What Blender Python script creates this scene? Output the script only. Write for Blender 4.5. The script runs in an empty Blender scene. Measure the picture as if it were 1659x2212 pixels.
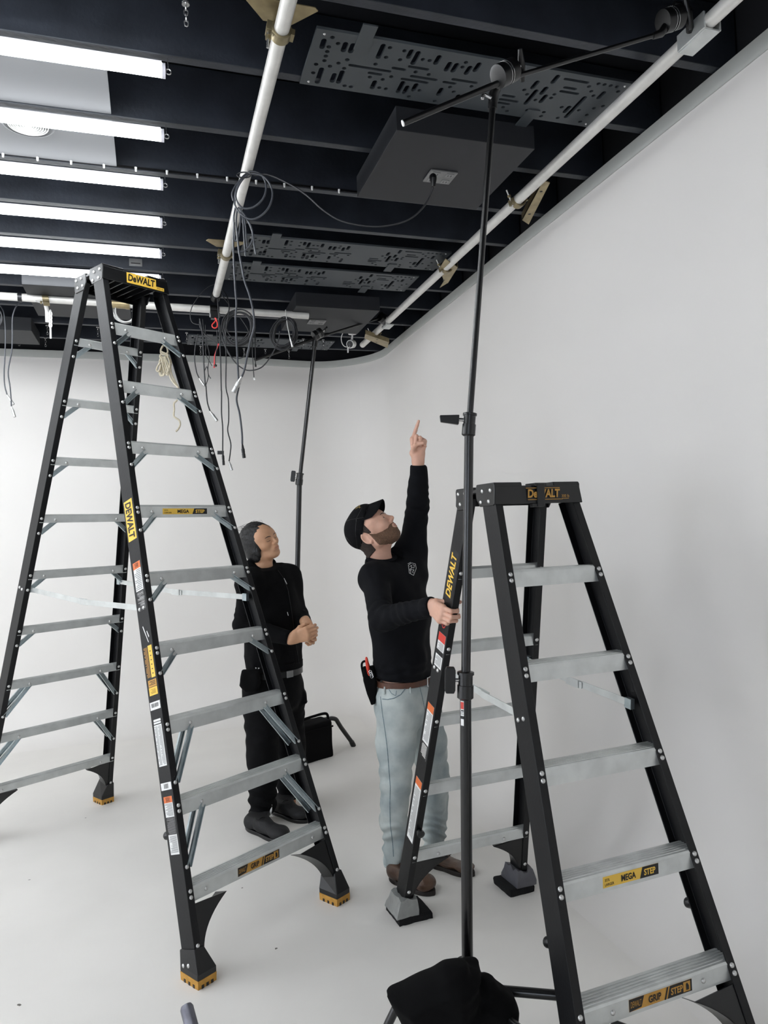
import bpy, bmesh, math, random
import numpy as np
from mathutils import Vector, Matrix

# ------------------------------------------------------------------ camera, light, exposure
SC = bpy.context.scene
COL = SC.collection
CAM_F, CAM_YAW, CAM_PITCH, CAM_ROLL, CAM_H = 1563.48, 0.30633, 0.02569, -0.03811, 1.618
def cam_axes():
    cy, sy = math.cos(CAM_YAW), math.sin(CAM_YAW); cp, sp = math.cos(CAM_PITCH), math.sin(CAM_PITCH)
    cr, sr = math.cos(CAM_ROLL), math.sin(CAM_ROLL)
    fwd = np.array([sy*cp, cy*cp, sp]); right = np.array([cy, -sy, 0.0]); up = np.cross(right, fwd)
    return cr*right + sr*up, -sr*right + cr*up, fwd
CR, CU, CF = cam_axes()
cam = bpy.data.objects.new('camera', bpy.data.cameras.new('camera')); COL.objects.link(cam)
cam.data.sensor_fit = 'VERTICAL'; cam.data.sensor_height = 36.0; cam.data.sensor_width = 27.0
cam.data.lens = CAM_F*36.0/2212.0; cam.data.clip_start = 0.05
cam.matrix_world = Matrix(((CR[0], CU[0], -CF[0], 0), (CR[1], CU[1], -CF[1], 0), (CR[2], CU[2], -CF[2], CAM_H), (0, 0, 0, 1)))
SC.camera = cam
world = bpy.data.worlds.new('world'); SC.world = world; world.use_nodes = True
world.node_tree.nodes['Background'].inputs[0].default_value = (0.8, 0.85, 0.9, 1)
world.node_tree.nodes['Background'].inputs[1].default_value = 0.05
SC.view_settings.view_transform = 'Standard'; SC.view_settings.look = 'None'
SC.view_settings.gamma = 1.0; SC.view_settings.use_curve_mapping = False
SC.view_settings.exposure = 0.72
TUBE_STRENGTH = 12.0; FILL_STRENGTH = 2.1
SC.cycles.use_denoising = True
SC.cycles.max_bounces = 8; SC.cycles.diffuse_bounces = 5
SC.cycles.caustics_reflective = False; SC.cycles.caustics_refractive = False

def at(u, v, x=None, y=None, z=None, d=None):
    """the point of the room seen at pixel (u, v) on a plane of the room, or at a distance d"""
    r = CR*(u-829.5)/CAM_F - CU*(v-1106)/CAM_F + CF
    o = np.array([0, 0, CAM_H])
    t = x/r[0] if x is not None else y/r[1] if y is not None else (z-CAM_H)/r[2] if z is not None else d
    return o + t*r

# ------------------------------------------------------------------ materials
def lin(c):
    return tuple(((x/255)/12.92 if x/255 <= 0.04045 else ((x/255+0.055)/1.055)**2.4) for x in c)
MATS = {}
def mat(name, rgb, rough=0.5, metal=0.0, var=0.0, scale=20.0, bump=0.0, bscale=60.0, spec=0.5, emit=0.0, stretch=None, rgb2=None, sheen=0.0):
    m = bpy.data.materials.new(name); m.use_nodes = True; nt = m.node_tree; b = nt.nodes['Principled BSDF']
    c = lin(rgb)
    b.inputs['Base Color'].default_value = (*c, 1); b.inputs['Roughness'].default_value = rough
    b.inputs['Metallic'].default_value = metal; b.inputs['Specular IOR Level'].default_value = spec
    if sheen: b.inputs['Sheen Weight'].default_value = sheen
    if emit:
        b.inputs['Emission Color'].default_value = (*c, 1); b.inputs['Emission Strength'].default_value = emit
    tc = nt.nodes.new('ShaderNodeTexCoord'); mp = nt.nodes.new('ShaderNodeMapping')
    nt.links.new(tc.outputs['Object'], mp.inputs[0])
    if stretch: mp.inputs['Scale'].default_value = stretch
    n = nt.nodes.new('ShaderNodeTexNoise'); n.inputs['Scale'].default_value = scale; n.inputs['Detail'].default_value = 6
    nt.links.new(mp.outputs[0], n.inputs['Vector'])
    if var or rgb2:
        c2 = lin(rgb2) if rgb2 else tuple(x*(1-var) for x in c)
        r = nt.nodes.new('ShaderNodeValToRGB'); r.color_ramp.elements[0].position = 0.35; r.color_ramp.elements[1].position = 0.65
        r.color_ramp.elements[0].color = (*c2, 1); r.color_ramp.elements[1].color = (*c, 1)
        nt.links.new(n.outputs['Fac'], r.inputs[0]); nt.links.new(r.outputs[0], b.inputs['Base Color'])
    if bump:
        n2 = nt.nodes.new('ShaderNodeTexNoise'); n2.inputs['Scale'].default_value = bscale; n2.inputs['Detail'].default_value = 5
        nt.links.new(mp.outputs[0], n2.inputs['Vector'])
        bp = nt.nodes.new('ShaderNodeBump'); bp.inputs['Strength'].default_value = bump; bp.inputs['Distance'].default_value = 0.01
        nt.links.new(n2.outputs['Fac'], bp.inputs['Height']); nt.links.new(bp.outputs[0], b.inputs['Normal'])
    MATS[name] = m
    return m
M_FLOOR = mat('painted studio floor', (228, 225, 220), 0.55, var=0.05, scale=2.2, bump=0.02, bscale=40)
def specks(m, sc, r, col):
    nt = m.node_tree; b = nt.nodes['Principled BSDF']; src = b.inputs['Base Color'].links[0].from_socket
    tc = nt.nodes.new('ShaderNodeTexCoord'); w = nt.nodes.new('ShaderNodeTexNoise'); w.inputs['Scale'].default_value = 30
    ad = nt.nodes.new('ShaderNodeVectorMath'); ad.operation = 'MULTIPLY_ADD'; ad.inputs[1].default_value = (0.03, 0.03, 0); nt.links.new(tc.outputs['Object'], w.inputs['Vector']); nt.links.new(w.outputs['Color'], ad.inputs[0]); nt.links.new(tc.outputs['Object'], ad.inputs[2])
    v = nt.nodes.new('ShaderNodeTexVoronoi'); v.inputs['Scale'].default_value = sc; nt.links.new(ad.outputs[0], v.inputs['Vector'])
    lt = nt.nodes.new('ShaderNodeMath'); lt.operation = 'LESS_THAN'; lt.inputs[1].default_value = r; nt.links.new(v.outputs['Distance'], lt.inputs[0])
    mx = nt.nodes.new('ShaderNodeMix'); mx.data_type = 'RGBA'; nt.links.new(lt.outputs[0], mx.inputs[0]); nt.links.new(src, mx.inputs[6]); mx.inputs[7].default_value = (*lin(col), 1); nt.links.new(mx.outputs[2], b.inputs['Base Color'])
specks(M_FLOOR, 3.2, 0.022, (96, 92, 86))
M_WALL = mat('white painted cyclorama', (228, 225, 221), 0.7, var=0.03, scale=0.8)
M_CURTAIN = mat('charcoal studio curtain', (52, 53, 58), 0.9, var=0.2)
M_TRIM = mat('white painted lip', (178, 180, 176), 0.7, var=0.03)
M_JOIST = mat('black painted timber', (44, 48, 56), 0.42, var=0.35, scale=7, bump=0.15, bscale=50, spec=0.4)
M_DECK = mat('black painted ceiling', (16, 18, 26), 0.8, var=0.2, scale=5)
M_BLACKWALL = mat('black painted header', (12, 13, 19), 0.85, var=0.2)
M_SOFFIT = mat('grey ceiling board', (92, 93, 95), 0.7, var=0.05, scale=3)
M_BOX = mat('dark grey ceiling box', (24, 26, 31), 0.6, var=0.1)
M_PERF = mat('dark grey slotted panel', (60, 65, 69), 0.5, var=0.12, scale=5)
M_FRP = mat('black fibreglass rail', (8, 9, 12), 0.45, var=0.15, scale=9, bump=0.05, bscale=90, spec=0.35)
M_PLAST = mat('black moulded plastic', (9, 10, 12), 0.30, var=0.2, bump=0.04, bscale=120)
M_ALU = mat('brushed aluminium', (212, 215, 213), 0.36, metal=0.5, var=0.16, scale=14, bump=0.04, bscale=40)
M_GALV = mat('galvanised steel brace', (176, 188, 192), 0.32, metal=0.85, var=0.2, scale=25)
M_RIVET = mat('aluminium rivet', (205, 205, 203), 0.3, metal=0.7)
M_PIPE = mat('silver grid pipe', (226, 224, 219), 0.38, metal=0.25, var=0.12, scale=16)
M_ZINC = mat('yellow zinc plated steel', (168, 152, 116), 0.35, metal=0.7, var=0.3, scale=18)
M_BRASS = mat('dull steel clamp', (150, 138, 108), 0.35, metal=0.7, var=0.3, scale=25)
M_STAND = mat('black anodised stand tube', (8, 8, 9), 0.28, var=0.1, spec=0.6)
M_BLACKM = mat('black metal grip', (8, 8, 9), 0.35, spec=0.5)
M_CHROME = mat('bright steel', (190, 190, 190), 0.2, metal=0.9)
M_YEL = mat('yellow label', (233, 190, 74), 0.5)
M_YELD = mat('worn yellow label', (196, 146, 62), 0.5, var=0.15, scale=40)
M_TREAD = mat('yellow rubber tread', (197, 146, 62), 0.7, var=0.25, scale=40)
M_WHITE = mat('white label', (226, 226, 224), 0.55)
M_ORANGE = mat('orange warning band', (214, 108, 52), 0.5)
M_RED = mat('red label band', (206, 60, 48), 0.5)
M_INK = mat('black ink', (14, 14, 15), 0.5)
M_GREYINK = mat('grey print', (128, 128, 128), 0.5)
M_CABLE = mat('black rubber cable', (22, 23, 27), 0.4, spec=0.5)
M_CABLEG = mat('grey rubber cable', (58, 61, 67), 0.35, spec=0.5)
M_CLOTHB = mat('black woven cloth', (6, 6, 7), 0.9, spec=0.15, var=0.3, scale=60, bump=0.15, bscale=300)
M_TAPE = mat('grey cloth tape', (150, 152, 150), 0.35, metal=0.2, var=0.2, scale=25, bump=0.4, bscale=30)
M_TAPED = mat('dark grey cloth tape', (92, 92, 98), 0.45, var=0.15, scale=25, bump=0.3, bscale=30)
M_CARPET = mat('black carpet', (7, 7, 9), 1.0, bump=0.6, bscale=250)
M_ROPE = mat('cream cotton rope', (226, 215, 190), 0.8, var=0.15, scale=120, bump=0.5, bscale=300)
M_WPLAST = mat('white plastic', (232, 232, 230), 0.35)
M_LAMP = mat('lit tube diffuser', (248, 252, 255), 0.5, emit=TUBE_STRENGTH)
M_LAMPH = mat('white lamp housing', (226, 224, 232), 0.4)
M_PLATE = mat('grey outlet plate', (130, 130, 130), 0.4, metal=0.5, var=0.2)

# ------------------------------------------------------------------ mesh helpers
class MB:
    def __init__(s): s.v = []; s.f = []; s.m = []; s.mats = []
    def mi(s, m):
        if m not in s.mats: s.mats.append(m)
        return s.mats.index(m)
    def add(s, vs, fs, m):
        o = len(s.v); k = s.mi(m)
        s.v += [tuple(map(float, p)) for p in vs]
        for f in fs: s.f.append([i+o for i in f]); s.m.append(k)
    def box(s, c, size, m, ax=None):
        ax = ax or ((1, 0, 0), (0, 1, 0), (0, 0, 1)); c = np.array(c, float); A = [np.array(a, float)*h/2 for a, h in zip(ax, size)]
        vs = [c+i*A[0]+j*A[1]+k*A[2] for i in (-1, 1) for j in (-1, 1) for k in (-1, 1)]
        s.add(vs, [(0, 1, 3, 2), (4, 6, 7, 5), (0, 4, 5, 1), (2, 3, 7, 6), (0, 2, 6, 4), (1, 5, 7, 3)], m)
    def hexa(s, vs, m):   # 4 bottom then 4 top
        s.add(vs, [(3, 2, 1, 0), (4, 5, 6, 7), (0, 1, 5, 4), (1, 2, 6, 5), (2, 3, 7, 6), (3, 0, 4, 7)], m)
    def tube(s, pts, r, m, seg=10, caps=True):
        pts = [np.array(p, float) for p in pts]; n = len(pts)
        rs = r if hasattr(r, '__len__') else [r]*n
        T = [pts[min(i+1, n-1)]-pts[max(i-1, 0)] for i in range(n)]
        T = [t/(np.linalg.norm(t)+1e-12) for t in T]
        ref = np.array([0, 0, 1.0]) if abs(T[0][2]) < 0.9 else np.array([1.0, 0, 0])
        a = np.cross(T[0], ref); a /= np.linalg.norm(a); vs = []
        for i in range(n):
            a = a-(a@T[i])*T[i]; a /= np.linalg.norm(a)+1e-12; b = np.cross(T[i], a)
            for k in range(seg):
                t = 2*math.pi*k/seg; vs.append(pts[i]+rs[i]*(math.cos(t)*a+math.sin(t)*b))
        fs = [(i*seg+k, i*seg+(k+1) % seg, (i+1)*seg+(k+1) % seg, (i+1)*seg+k) for i in range(n-1) for k in range(seg)]
        if caps: fs += [tuple(range(seg-1, -1, -1)), tuple(range((n-1)*seg, n*seg))]
        s.add(vs, fs, m)
    def prism(s, poly, o, e1, e2, e3, t, m):
        """polygon (a, b) in the e1, e2 plane at o, thickness t along e3"""
        o, e1, e2, e3 = [np.array(q, float) for q in (o, e1, e2, e3)]; n = len(poly)
        vs = [o+a*e1+b*e2 for a, b in poly]+[o+a*e1+b*e2+t*e3 for a, b in poly]
        s.add(vs, [tuple(range(n-1, -1, -1)), tuple(range(n, 2*n))]+[(i, (i+1) % n, n+(i+1) % n, n+i) for i in range(n)], m)
    def loft(s, rings, m, caps=True):
        n = len(rings[0]); vs = [p for r in rings for p in r]
        fs = [(i*n+k, i*n+(k+1) % n, (i+1)*n+(k+1) % n, (i+1)*n+k) for i in range(len(rings)-1) for k in range(n)]
        if caps: fs += [tuple(range(n-1, -1, -1)), tuple(range((len(rings)-1)*n, len(rings)*n))]
        s.add(vs, fs, m)
    def build(s, name, parent=None, smooth=40, bevel=0, seg=2):
        loc = np.array(parent['origin']) if parent is not None and 'origin' in parent.keys() else np.zeros(3)
        me = bpy.data.meshes.new(name)
        me.from_pydata([tuple(np.array(p)-loc) for p in s.v], [], s.f)
        for m in s.mats: me.materials.append(m)
        me.polygons.foreach_set('material_index', s.m)
        bm = bmesh.new(); bm.from_mesh(me); bmesh.ops.recalc_face_normals(bm, faces=bm.faces); bm.to_mesh(me); bm.free()
        if smooth:
            me.shade_smooth(); me.set_sharp_from_angle(angle=math.radians(smooth))
        o = bpy.data.objects.new(name, me); COL.objects.link(o)
        if parent is not None: o.parent = parent
        if bevel:
            b = o.modifiers.new('bevel', 'BEVEL'); b.width = bevel; b.segments = seg; b.limit_method = 'ANGLE'; b.angle_limit = math.radians(40)
        return o

def thing(name, label, cat, loc, group=None):
    o = bpy.data.objects.new(name, None); COL.objects.link(o); o.empty_display_size = 0.05
    loc = [float(q) for q in loc]
    o.location = loc; o['origin'] = loc; o['label'] = label; o['category'] = cat
    if group: o['group'] = group
    return o
def sub(o):
    """lets a part carry sub-parts built in the coordinates of the room"""
    p = o.parent
    if p is not None and 'origin' in p.keys(): o['origin'] = list(p['origin'])
    return o
def tag(o, label, cat, group=None):
    o['label'] = label; o['category'] = cat
    if group: o['group'] = group
    return o
def struct(o): o['kind'] = 'structure'; return o
def single(mb, name, label, cat, loc, group=None, **kw):
    """a thing that is one mesh, its origin at its base"""
    o = mb.build(name, None, **kw); loc = Vector([float(q) for q in loc])
    o.data.transform(Matrix.Translation(-loc)); o.location = loc
    return tag(o, label, cat, group)
def copy_tree(o, parent=None):
    c = o.copy(); COL.objects.link(c)
    if parent is not None: c.parent = parent
    for ch in list(o.children): copy_tree(ch, c)
    return c

# ------------------------------------------------------------------ flat lettering
FONT2D = {}
def text2d(txt, shear=0.0, bold=0.0):
    k = (txt, shear, bold)
    if k in FONT2D: return FONT2D[k]
    cu = bpy.data.curves.new('lettering', 'FONT'); cu.body = txt; cu.size = 1.0; cu.shear = shear; cu.offset = bold; cu.resolution_u = 3
    o = bpy.data.objects.new('lettering', cu); COL.objects.link(o)
    me = bpy.data.meshes.new_from_object(o)
    vs = np.array([v.co[:2] for v in me.vertices]) if len(me.vertices) else np.zeros((0, 2)); fs = [tuple(p.vertices) for p in me.polygons]
    bpy.data.objects.remove(o); bpy.data.curves.remove(cu); bpy.data.meshes.remove(me)
    lo, hi = vs.min(0), vs.max(0); vs = (vs-lo)/(hi-lo)
    FONT2D[k] = (vs, fs); return FONT2D[k]
def sticker(name, parent, o, e1, e2, n, items, label=None):
    """items: ('r', x0, y0, x1, y1, mat) rectangles, ('p', pts, mat) polygons and ('t', x0, y0, x1, y1, mat, text, shear, bold) lettering, metres in the e1, e2 plane at o"""
    o, e1, e2, n = [np.array(q, float) for q in (o, e1, e2, n)]; mb = MB()
    for k, it in enumerate(items):
        h = 0.0006+0.00025*min(k, 3)
        if it[0] == 'r':
            x0, y0, x1, y1 = it[1:5]; P = [(x0, y0), (x1, y0), (x1, y1), (x0, y1)]
            if k == 0: mb.prism(P, o, e1, e2, n, h, it[5])
            else: mb.add([o+a*e1+b*e2+h*n for a, b in P], [(0, 1, 2, 3)], it[5])
        elif it[0] == 'p':
            mb.add([o+a*e1+b*e2+h*n for a, b in it[1]], [tuple(range(len(it[1])))], it[2])
        else:
            x0, y0, x1, y1 = it[1:5]; vs, fs = text2d(it[6], it[7], it[8])
            mb.add([o+(x0+a*(x1-x0))*e1+(y0+b*(y1-y0))*e2+(h+0.0003)*n for a, b in vs], fs, it[5])
    ob = mb.build(name, parent, smooth=0)
    if label: ob['label'] = label
    return ob

# ------------------------------------------------------------------ the room
WX, WY, WTOP, COVE, CORN = 2.03, 6.70, 3.265, 0.40, 0.55     # right wall, back wall, top of the cyclorama, cove and corner radii
XL, YF = -5.3, -3.2
PROF = [(COVE*(1-math.sin(a)), COVE*(1-math.cos(a))) for a in np.linspace(0, math.pi/2, 12)]
PROF += [(0, z) for z in (0.8, 1.3, 1.8, 2.3, 2.8, 3.0, 3.1, 3.2)]
def cyc(path, name):
    """path: (x, y, nx, ny) wall points with the normal into the room"""
    mb = MB(); n = len(PROF)+3; vs = []
    for (x, y, nx, ny) in path:
        for (s, z) in PROF: vs.append((x+s*nx, y+s*ny, z))
        cdx, cdy = x-(WX-CORN), y-(WY-CORN); dip = 0.0
        if cdx > -0.8 and cdy > -0.1: dip = 0.018*math.exp(-((x-1.45)/0.35)**2)
        for (s, z) in ((0.0, WTOP-0.05), (0.0, WTOP), (-0.03, WTOP)): vs.append((x+s*nx, y+s*ny, z-dip))
    fs = [(i*n+k, (i+1)*n+k, (i+1)*n+k+1, i*n+k+1) for i in range(len(path)-1) for k in range(n-1)]
    mb.add(vs, fs, M_WALL)
    return struct(mb.build(name, None, smooth=50))
arc = [(WX-CORN+CORN*math.cos(a), WY-CORN+CORN*math.sin(a), -math.cos(a), -math.sin(a)) for a in np.linspace(0, math.pi/2, 17)]
ys = list(np.linspace(YF, WY-CORN-0.2, 30))
cyc([(WX, y, -1, 0) for y in ys]+arc[:9], 'wall_right')
cyc(arc[8:]+[(x, WY, 0, -1) for x in np.linspace(WX-CORN-0.2, XL, 14)], 'wall_back')
fl = MB()
inner = [(WX-COVE, YF)]+[(x+COVE*nx, y+COVE*ny) for (x, y, nx, ny) in arc]+[(XL, WY-COVE)]
poly = inner+[(XL, YF)]
fl.add([(x, y, 0) for x, y in poly]+[(x, y, -0.1) for x, y in poly], [tuple(range(len(poly))), tuple(range(2*len(poly)-1, len(poly)-1, -1))], M_FLOOR)
struct(fl.build('floor', None, smooth=0))
w = MB(); w.box((XL-0.05, (YF+WY)/2, 1.7), (0.1, WY-YF+0.2, 3.4), M_WALL); struct(w.build('wall_left', None))
w = MB(); w.box(((XL+WX)/2, YF-0.05, 1.7), (WX-XL+0.4, 0.1, 3.4), M_WALL); struct(w.build('wall_front', None))
# a wide glowing panel on the wall behind the camera, added as fill light
M_FILL2 = mat('soft fill light panel', (240, 245, 255), 0.3, emit=FILL_STRENGTH)
M_FILL = mat('cool fill light panel', (232, 241, 255), 0.3, emit=FILL_STRENGTH)
wn = MB(); wn.box((-2.6, YF+0.012, 1.85), (3.2, 0.02, 1.9), M_FILL); wo = wn.build('fill_panel_1', None, smooth=0); struct(wo); sub(wo)
wn = MB()
for x in (-4.22, -3.13, -2.07, -0.98): wn.box((x, YF+0.03, 1.85), (0.05, 0.05, 1.95), M_TRIM)
for z in (0.88, 2.82): wn.box((-2.6, YF+0.03, z), (3.29, 0.06, 0.05), M_TRIM)
wn.build('fill_panel_frame', wo, smooth=0)
wn = MB(); wn.box((XL+0.012, 2.2, 1.55), (0.02, 4.4, 2.1), M_FILL2); wo = wn.build('fill_panel_2', None, smooth=0); struct(wo); sub(wo)  # second glowing panel, out of view on the left wall, added as fill
wn = MB()
for y in (-0.02, 1.45, 2.95, 4.42): wn.box((XL+0.03, y, 1.55), (0.05, 0.05, 2.15), M_TRIM)
for z in (0.48, 2.62): wn.box((XL+0.03, 2.2, z), (0.06, 4.49, 0.05), M_TRIM)
wn.build('fill_panel_frame', wo, smooth=0)
# the lip board along the top of the cyclorama
lip = MB(); top = [(WX, y, -1, 0) for y in ys]+arc+[(x, WY, 0, -1) for x in np.linspace(WX-CORN-0.2, XL, 14)]
rings = []
for (x, y, nx, ny) in top:
    d = 0.018*math.exp(-((x-1.45)/0.35)**2) if y > WY-CORN-0.1 and x > WX-CORN-0.8 else 0
    rings.append([(x+nx*a, y+ny*a, WTOP-0.002-d+b) for a, b in ((-0.02, 0), (0.012, 0), (0.012, -0.05), (0.006, -0.062), (-0.02, -0.062))])
lip.loft(rings, M_TRIM); struct(lip.build('trim_1', None, smooth=50))
# ceiling: deck, joists, black header behind the cyclorama
ce = MB(); ce.box(((XL+2.6)/2, (YF+7.4)/2, 3.56), (2.6-XL+0.2, 7.4-YF, 0.08), M_DECK); struct(ce.build('ceiling', None))
hd = MB(); hd.box((2.14, (YF+7)/2, 3.36), (0.06, 7.2-YF, 0.34), M_BLACKWALL); struct(hd.build('trim_2', None))
hd = MB(); hd.box(((XL+2.1)/2, 6.80, 3.36), (2.1-XL, 0.06, 0.34), M_BLACKWALL); struct(hd.build('trim_3', None))
JY0, JDY, JB = 2.540, 0.418, 3.268
js = MB(); js.box((0, 0, 0.12), (2.1-XL, 0.038, 0.24), M_JOIST)
j0 = js.build('trim_4', None, bevel=0.002); struct(j0)
for k, i in enumerate(range(-13, 10)):
    j = j0 if k == 0 else j0.copy()
    if k: COL.objects.link(j); j.name = 'trim_%d' % (k+4)
    j.location = ((XL+2.1)/2, JY0+JDY*i, JB)
# grey board between the first joists of the lit bays, with a round vent
sf = MB(); XE = -0.118
for b in range(2):
    y0, y1 = JY0+JDY*b+0.02, JY0+JDY*(b+1)-0.02; rings = []
    for t in np.linspace(0, 1, 9):
        y = y0+(y1-y0)*t; z = JB+0.004+0.016*math.sin(math.pi*t); rings.append([(XL, y, z), (XE, y, z), (XE, y, z+0.012), (XL, y, z+0.012)])
    sf.loft(rings, M_SOFFIT)
struct(sf.build('trim_27', None, smooth=50))
vt = thing('ceiling_vent', 'round ringed grille set in the grey ceiling board', 'vent', (-0.435, 3.09, 3.27))
mb = MB(); ring = lambda r, z: [(-0.435+r*math.cos(t), 3.09+r*math.sin(t), z) for t in np.linspace(0, 2*math.pi, 40, endpoint=False)]
mb.loft([ring(0.098, 3.285), ring(0.098, 3.274), ring(0.090, 3.271), ring(0.082, 3.276)], M_SOFFIT); mb.build('frame', vt)
for r in np.linspace(0.075, 0.015, 8):
    mb = MB(); mb.loft([ring(r, 3.285), ring(r, 3.268), ring(r-0.003, 3.268), ring(r-0.003, 3.285)], M_WPLAST); mb.build('ring', vt)

# ------------------------------------------------------------------ tube lights (the lamps that light the room)
TL = 2.4; TX = 0.077; TZ = 3.225
t0 = thing('tube_light', '', 'ceiling light', (TX, 0, TZ))
t0['origin'] = [0, 0, 0]
mb = MB(); prof = [(0.016, 0.016), (0.020, 0.010), (0.020, 0.0)]+[(0.020*math.cos(a), -0.008+0.017*math.sin(a)) for a in np.linspace(0, -math.pi, 9)]+[(-0.020, 0.0), (-0.020, 0.010), (-0.016, 0.016)]
mb.loft([[(x, a, b) for a, b in prof] for x in (-TL+0.012, -0.012)], M_LAMP); mb.build('diffuser', t0)
mb = MB(); mb.loft([[(x, a, b) for a, b in ((0.0158, 0.0155), (0.0158, 0.022), (0.012, 0.025), (-0.012, 0.025), (-0.0158, 0.022), (-0.0158, 0.0155))] for x in (-TL+0.012, -0.012)], M_LAMPH); mb.build('housing', t0)
for x in (-TL+0.006, -0.006):
    mb = MB(); mb.prism([(0.0215*math.cos(a), -0.002+0.025*math.sin(a)) for a in np.linspace(0, 2*math.pi, 16, endpoint=False)], (x-0.006, 0, 0), (0, 1, 0), (0, 0, 1), (1, 0, 0), 0.012, M_LAMPH); mb.build('end_cap', t0)
mb = MB(); mb.tube([(0.010+0.009*math.sin(a), 0, -0.003+0.009*math.cos(a)) for a in np.linspace(0, 2*math.pi, 16)], 0.0026, M_CHROME, 6)
mb.tube([(0.010, 0, 0.006), (0.008, 0, 0.045)], 0.0015, M_CHROME, 6); mb.tube([(0, 0, 0), (0.003, 0, -0.003)], 0.004, M_CHROME, 6); mb.build('hook', t0)
words = {-2: 'third nearest', -1: 'second nearest'}
TUBELAB = {-1: 'lit white tube light at the very top edge of the photo', 0: 'lit white tube light nearest the camera, first of the row on the left',
    1: 'lit white tube light crossing over the round ceiling vent', 2: 'lit white tube light along the row of white clips',
    3: 'lit white tube light just beyond the clip row, under the scuffed joist', 4: 'lit white tube light just in front of the one behind the ladder top',
    5: 'lit white tube light passing behind the top of the tall ladder'}
for k, i in enumerate(range(-3, 6)):
    t = t0 if k == 0 else copy_tree(t0)
    t.location = (TX, JY0+JDY*i, TZ); t['group'] = 'tube lights under the joists'
    t['label'] = TUBELAB.get(i, 'lit white tube light behind the camera under a black joist')
for i in range(-3, 9):      # the bank goes on to the left, outside the photo
    t = copy_tree(t0); t.location = (TX-TL-0.12, JY0+JDY*i, TZ); t['group'] = 'tube lights under the joists'
    t['label'] = 'lit white tube light of the second bank, left of the photo'

# ------------------------------------------------------------------ step ladders
class Ladder:
    def __init__(s, par, n, spacing, D, F0, F1, cap, tall):
        (s.cx, s.cy, s.yaw, s.wf, s.tf, s.wb, s.tb, s.df, s.sf, s.db, s.sb, s.z0, s.zb) = par
        s.n, s.S, s.D, s.F0, s.F1, s.cap, s.tall = n, spacing, D, F0, F1, cap, tall
        c, sn = math.cos(s.yaw), math.sin(s.yaw)
        s.X, s.Y, s.Z = np.array([c, sn, 0]), np.array([-sn, c, 0]), np.array([0, 0, 1.0])
    def T(s, x, y, z): return np.array([s.cx, s.cy, 0])+x*s.X+y*s.Y+z*s.Z
    def pt(s, sec, sg, z):
        if sec == 'F': return s.T(sg*(s.wf-s.tf*z), -(s.df-s.sf*z), z)
        return s.T(sg*(s.wb-s.tb*z), s.db-s.sb*z, z)
    def lvl(s, sec, n): return (s.z0 if sec == 'F' else s.zb)+s.S*(n-1)
    def frame(s, sec, sg):
        a = s.pt(sec, sg, 1.0)-s.pt(sec, sg, 0.0); a /= np.linalg.norm(a)
        e2 = s.Y-(s.Y@a)*a; e2 /= np.linalg.norm(e2); e1 = -sg*s.X; e1 = e1-(e1@a)*a-(e1@e2)*e2; e1 /= np.linalg.norm(e1)
        return a, e1, e2          # along the rail, towards the ladder's middle, towards its back
    def z_at(s, sec, sg, v):      # height on a rail seen at photo row v
        lo, hi = 0.0, s.cap[1]
        for _ in range(40):
            m = (lo+hi)/2; q = s.pt(sec, sg, m)-np.array([0, 0, CAM_H]); y = 1106-CAM_F*(q@CU)/(q@CF)
            if y > v: lo = m
            else: hi = m
        return lo

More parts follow.
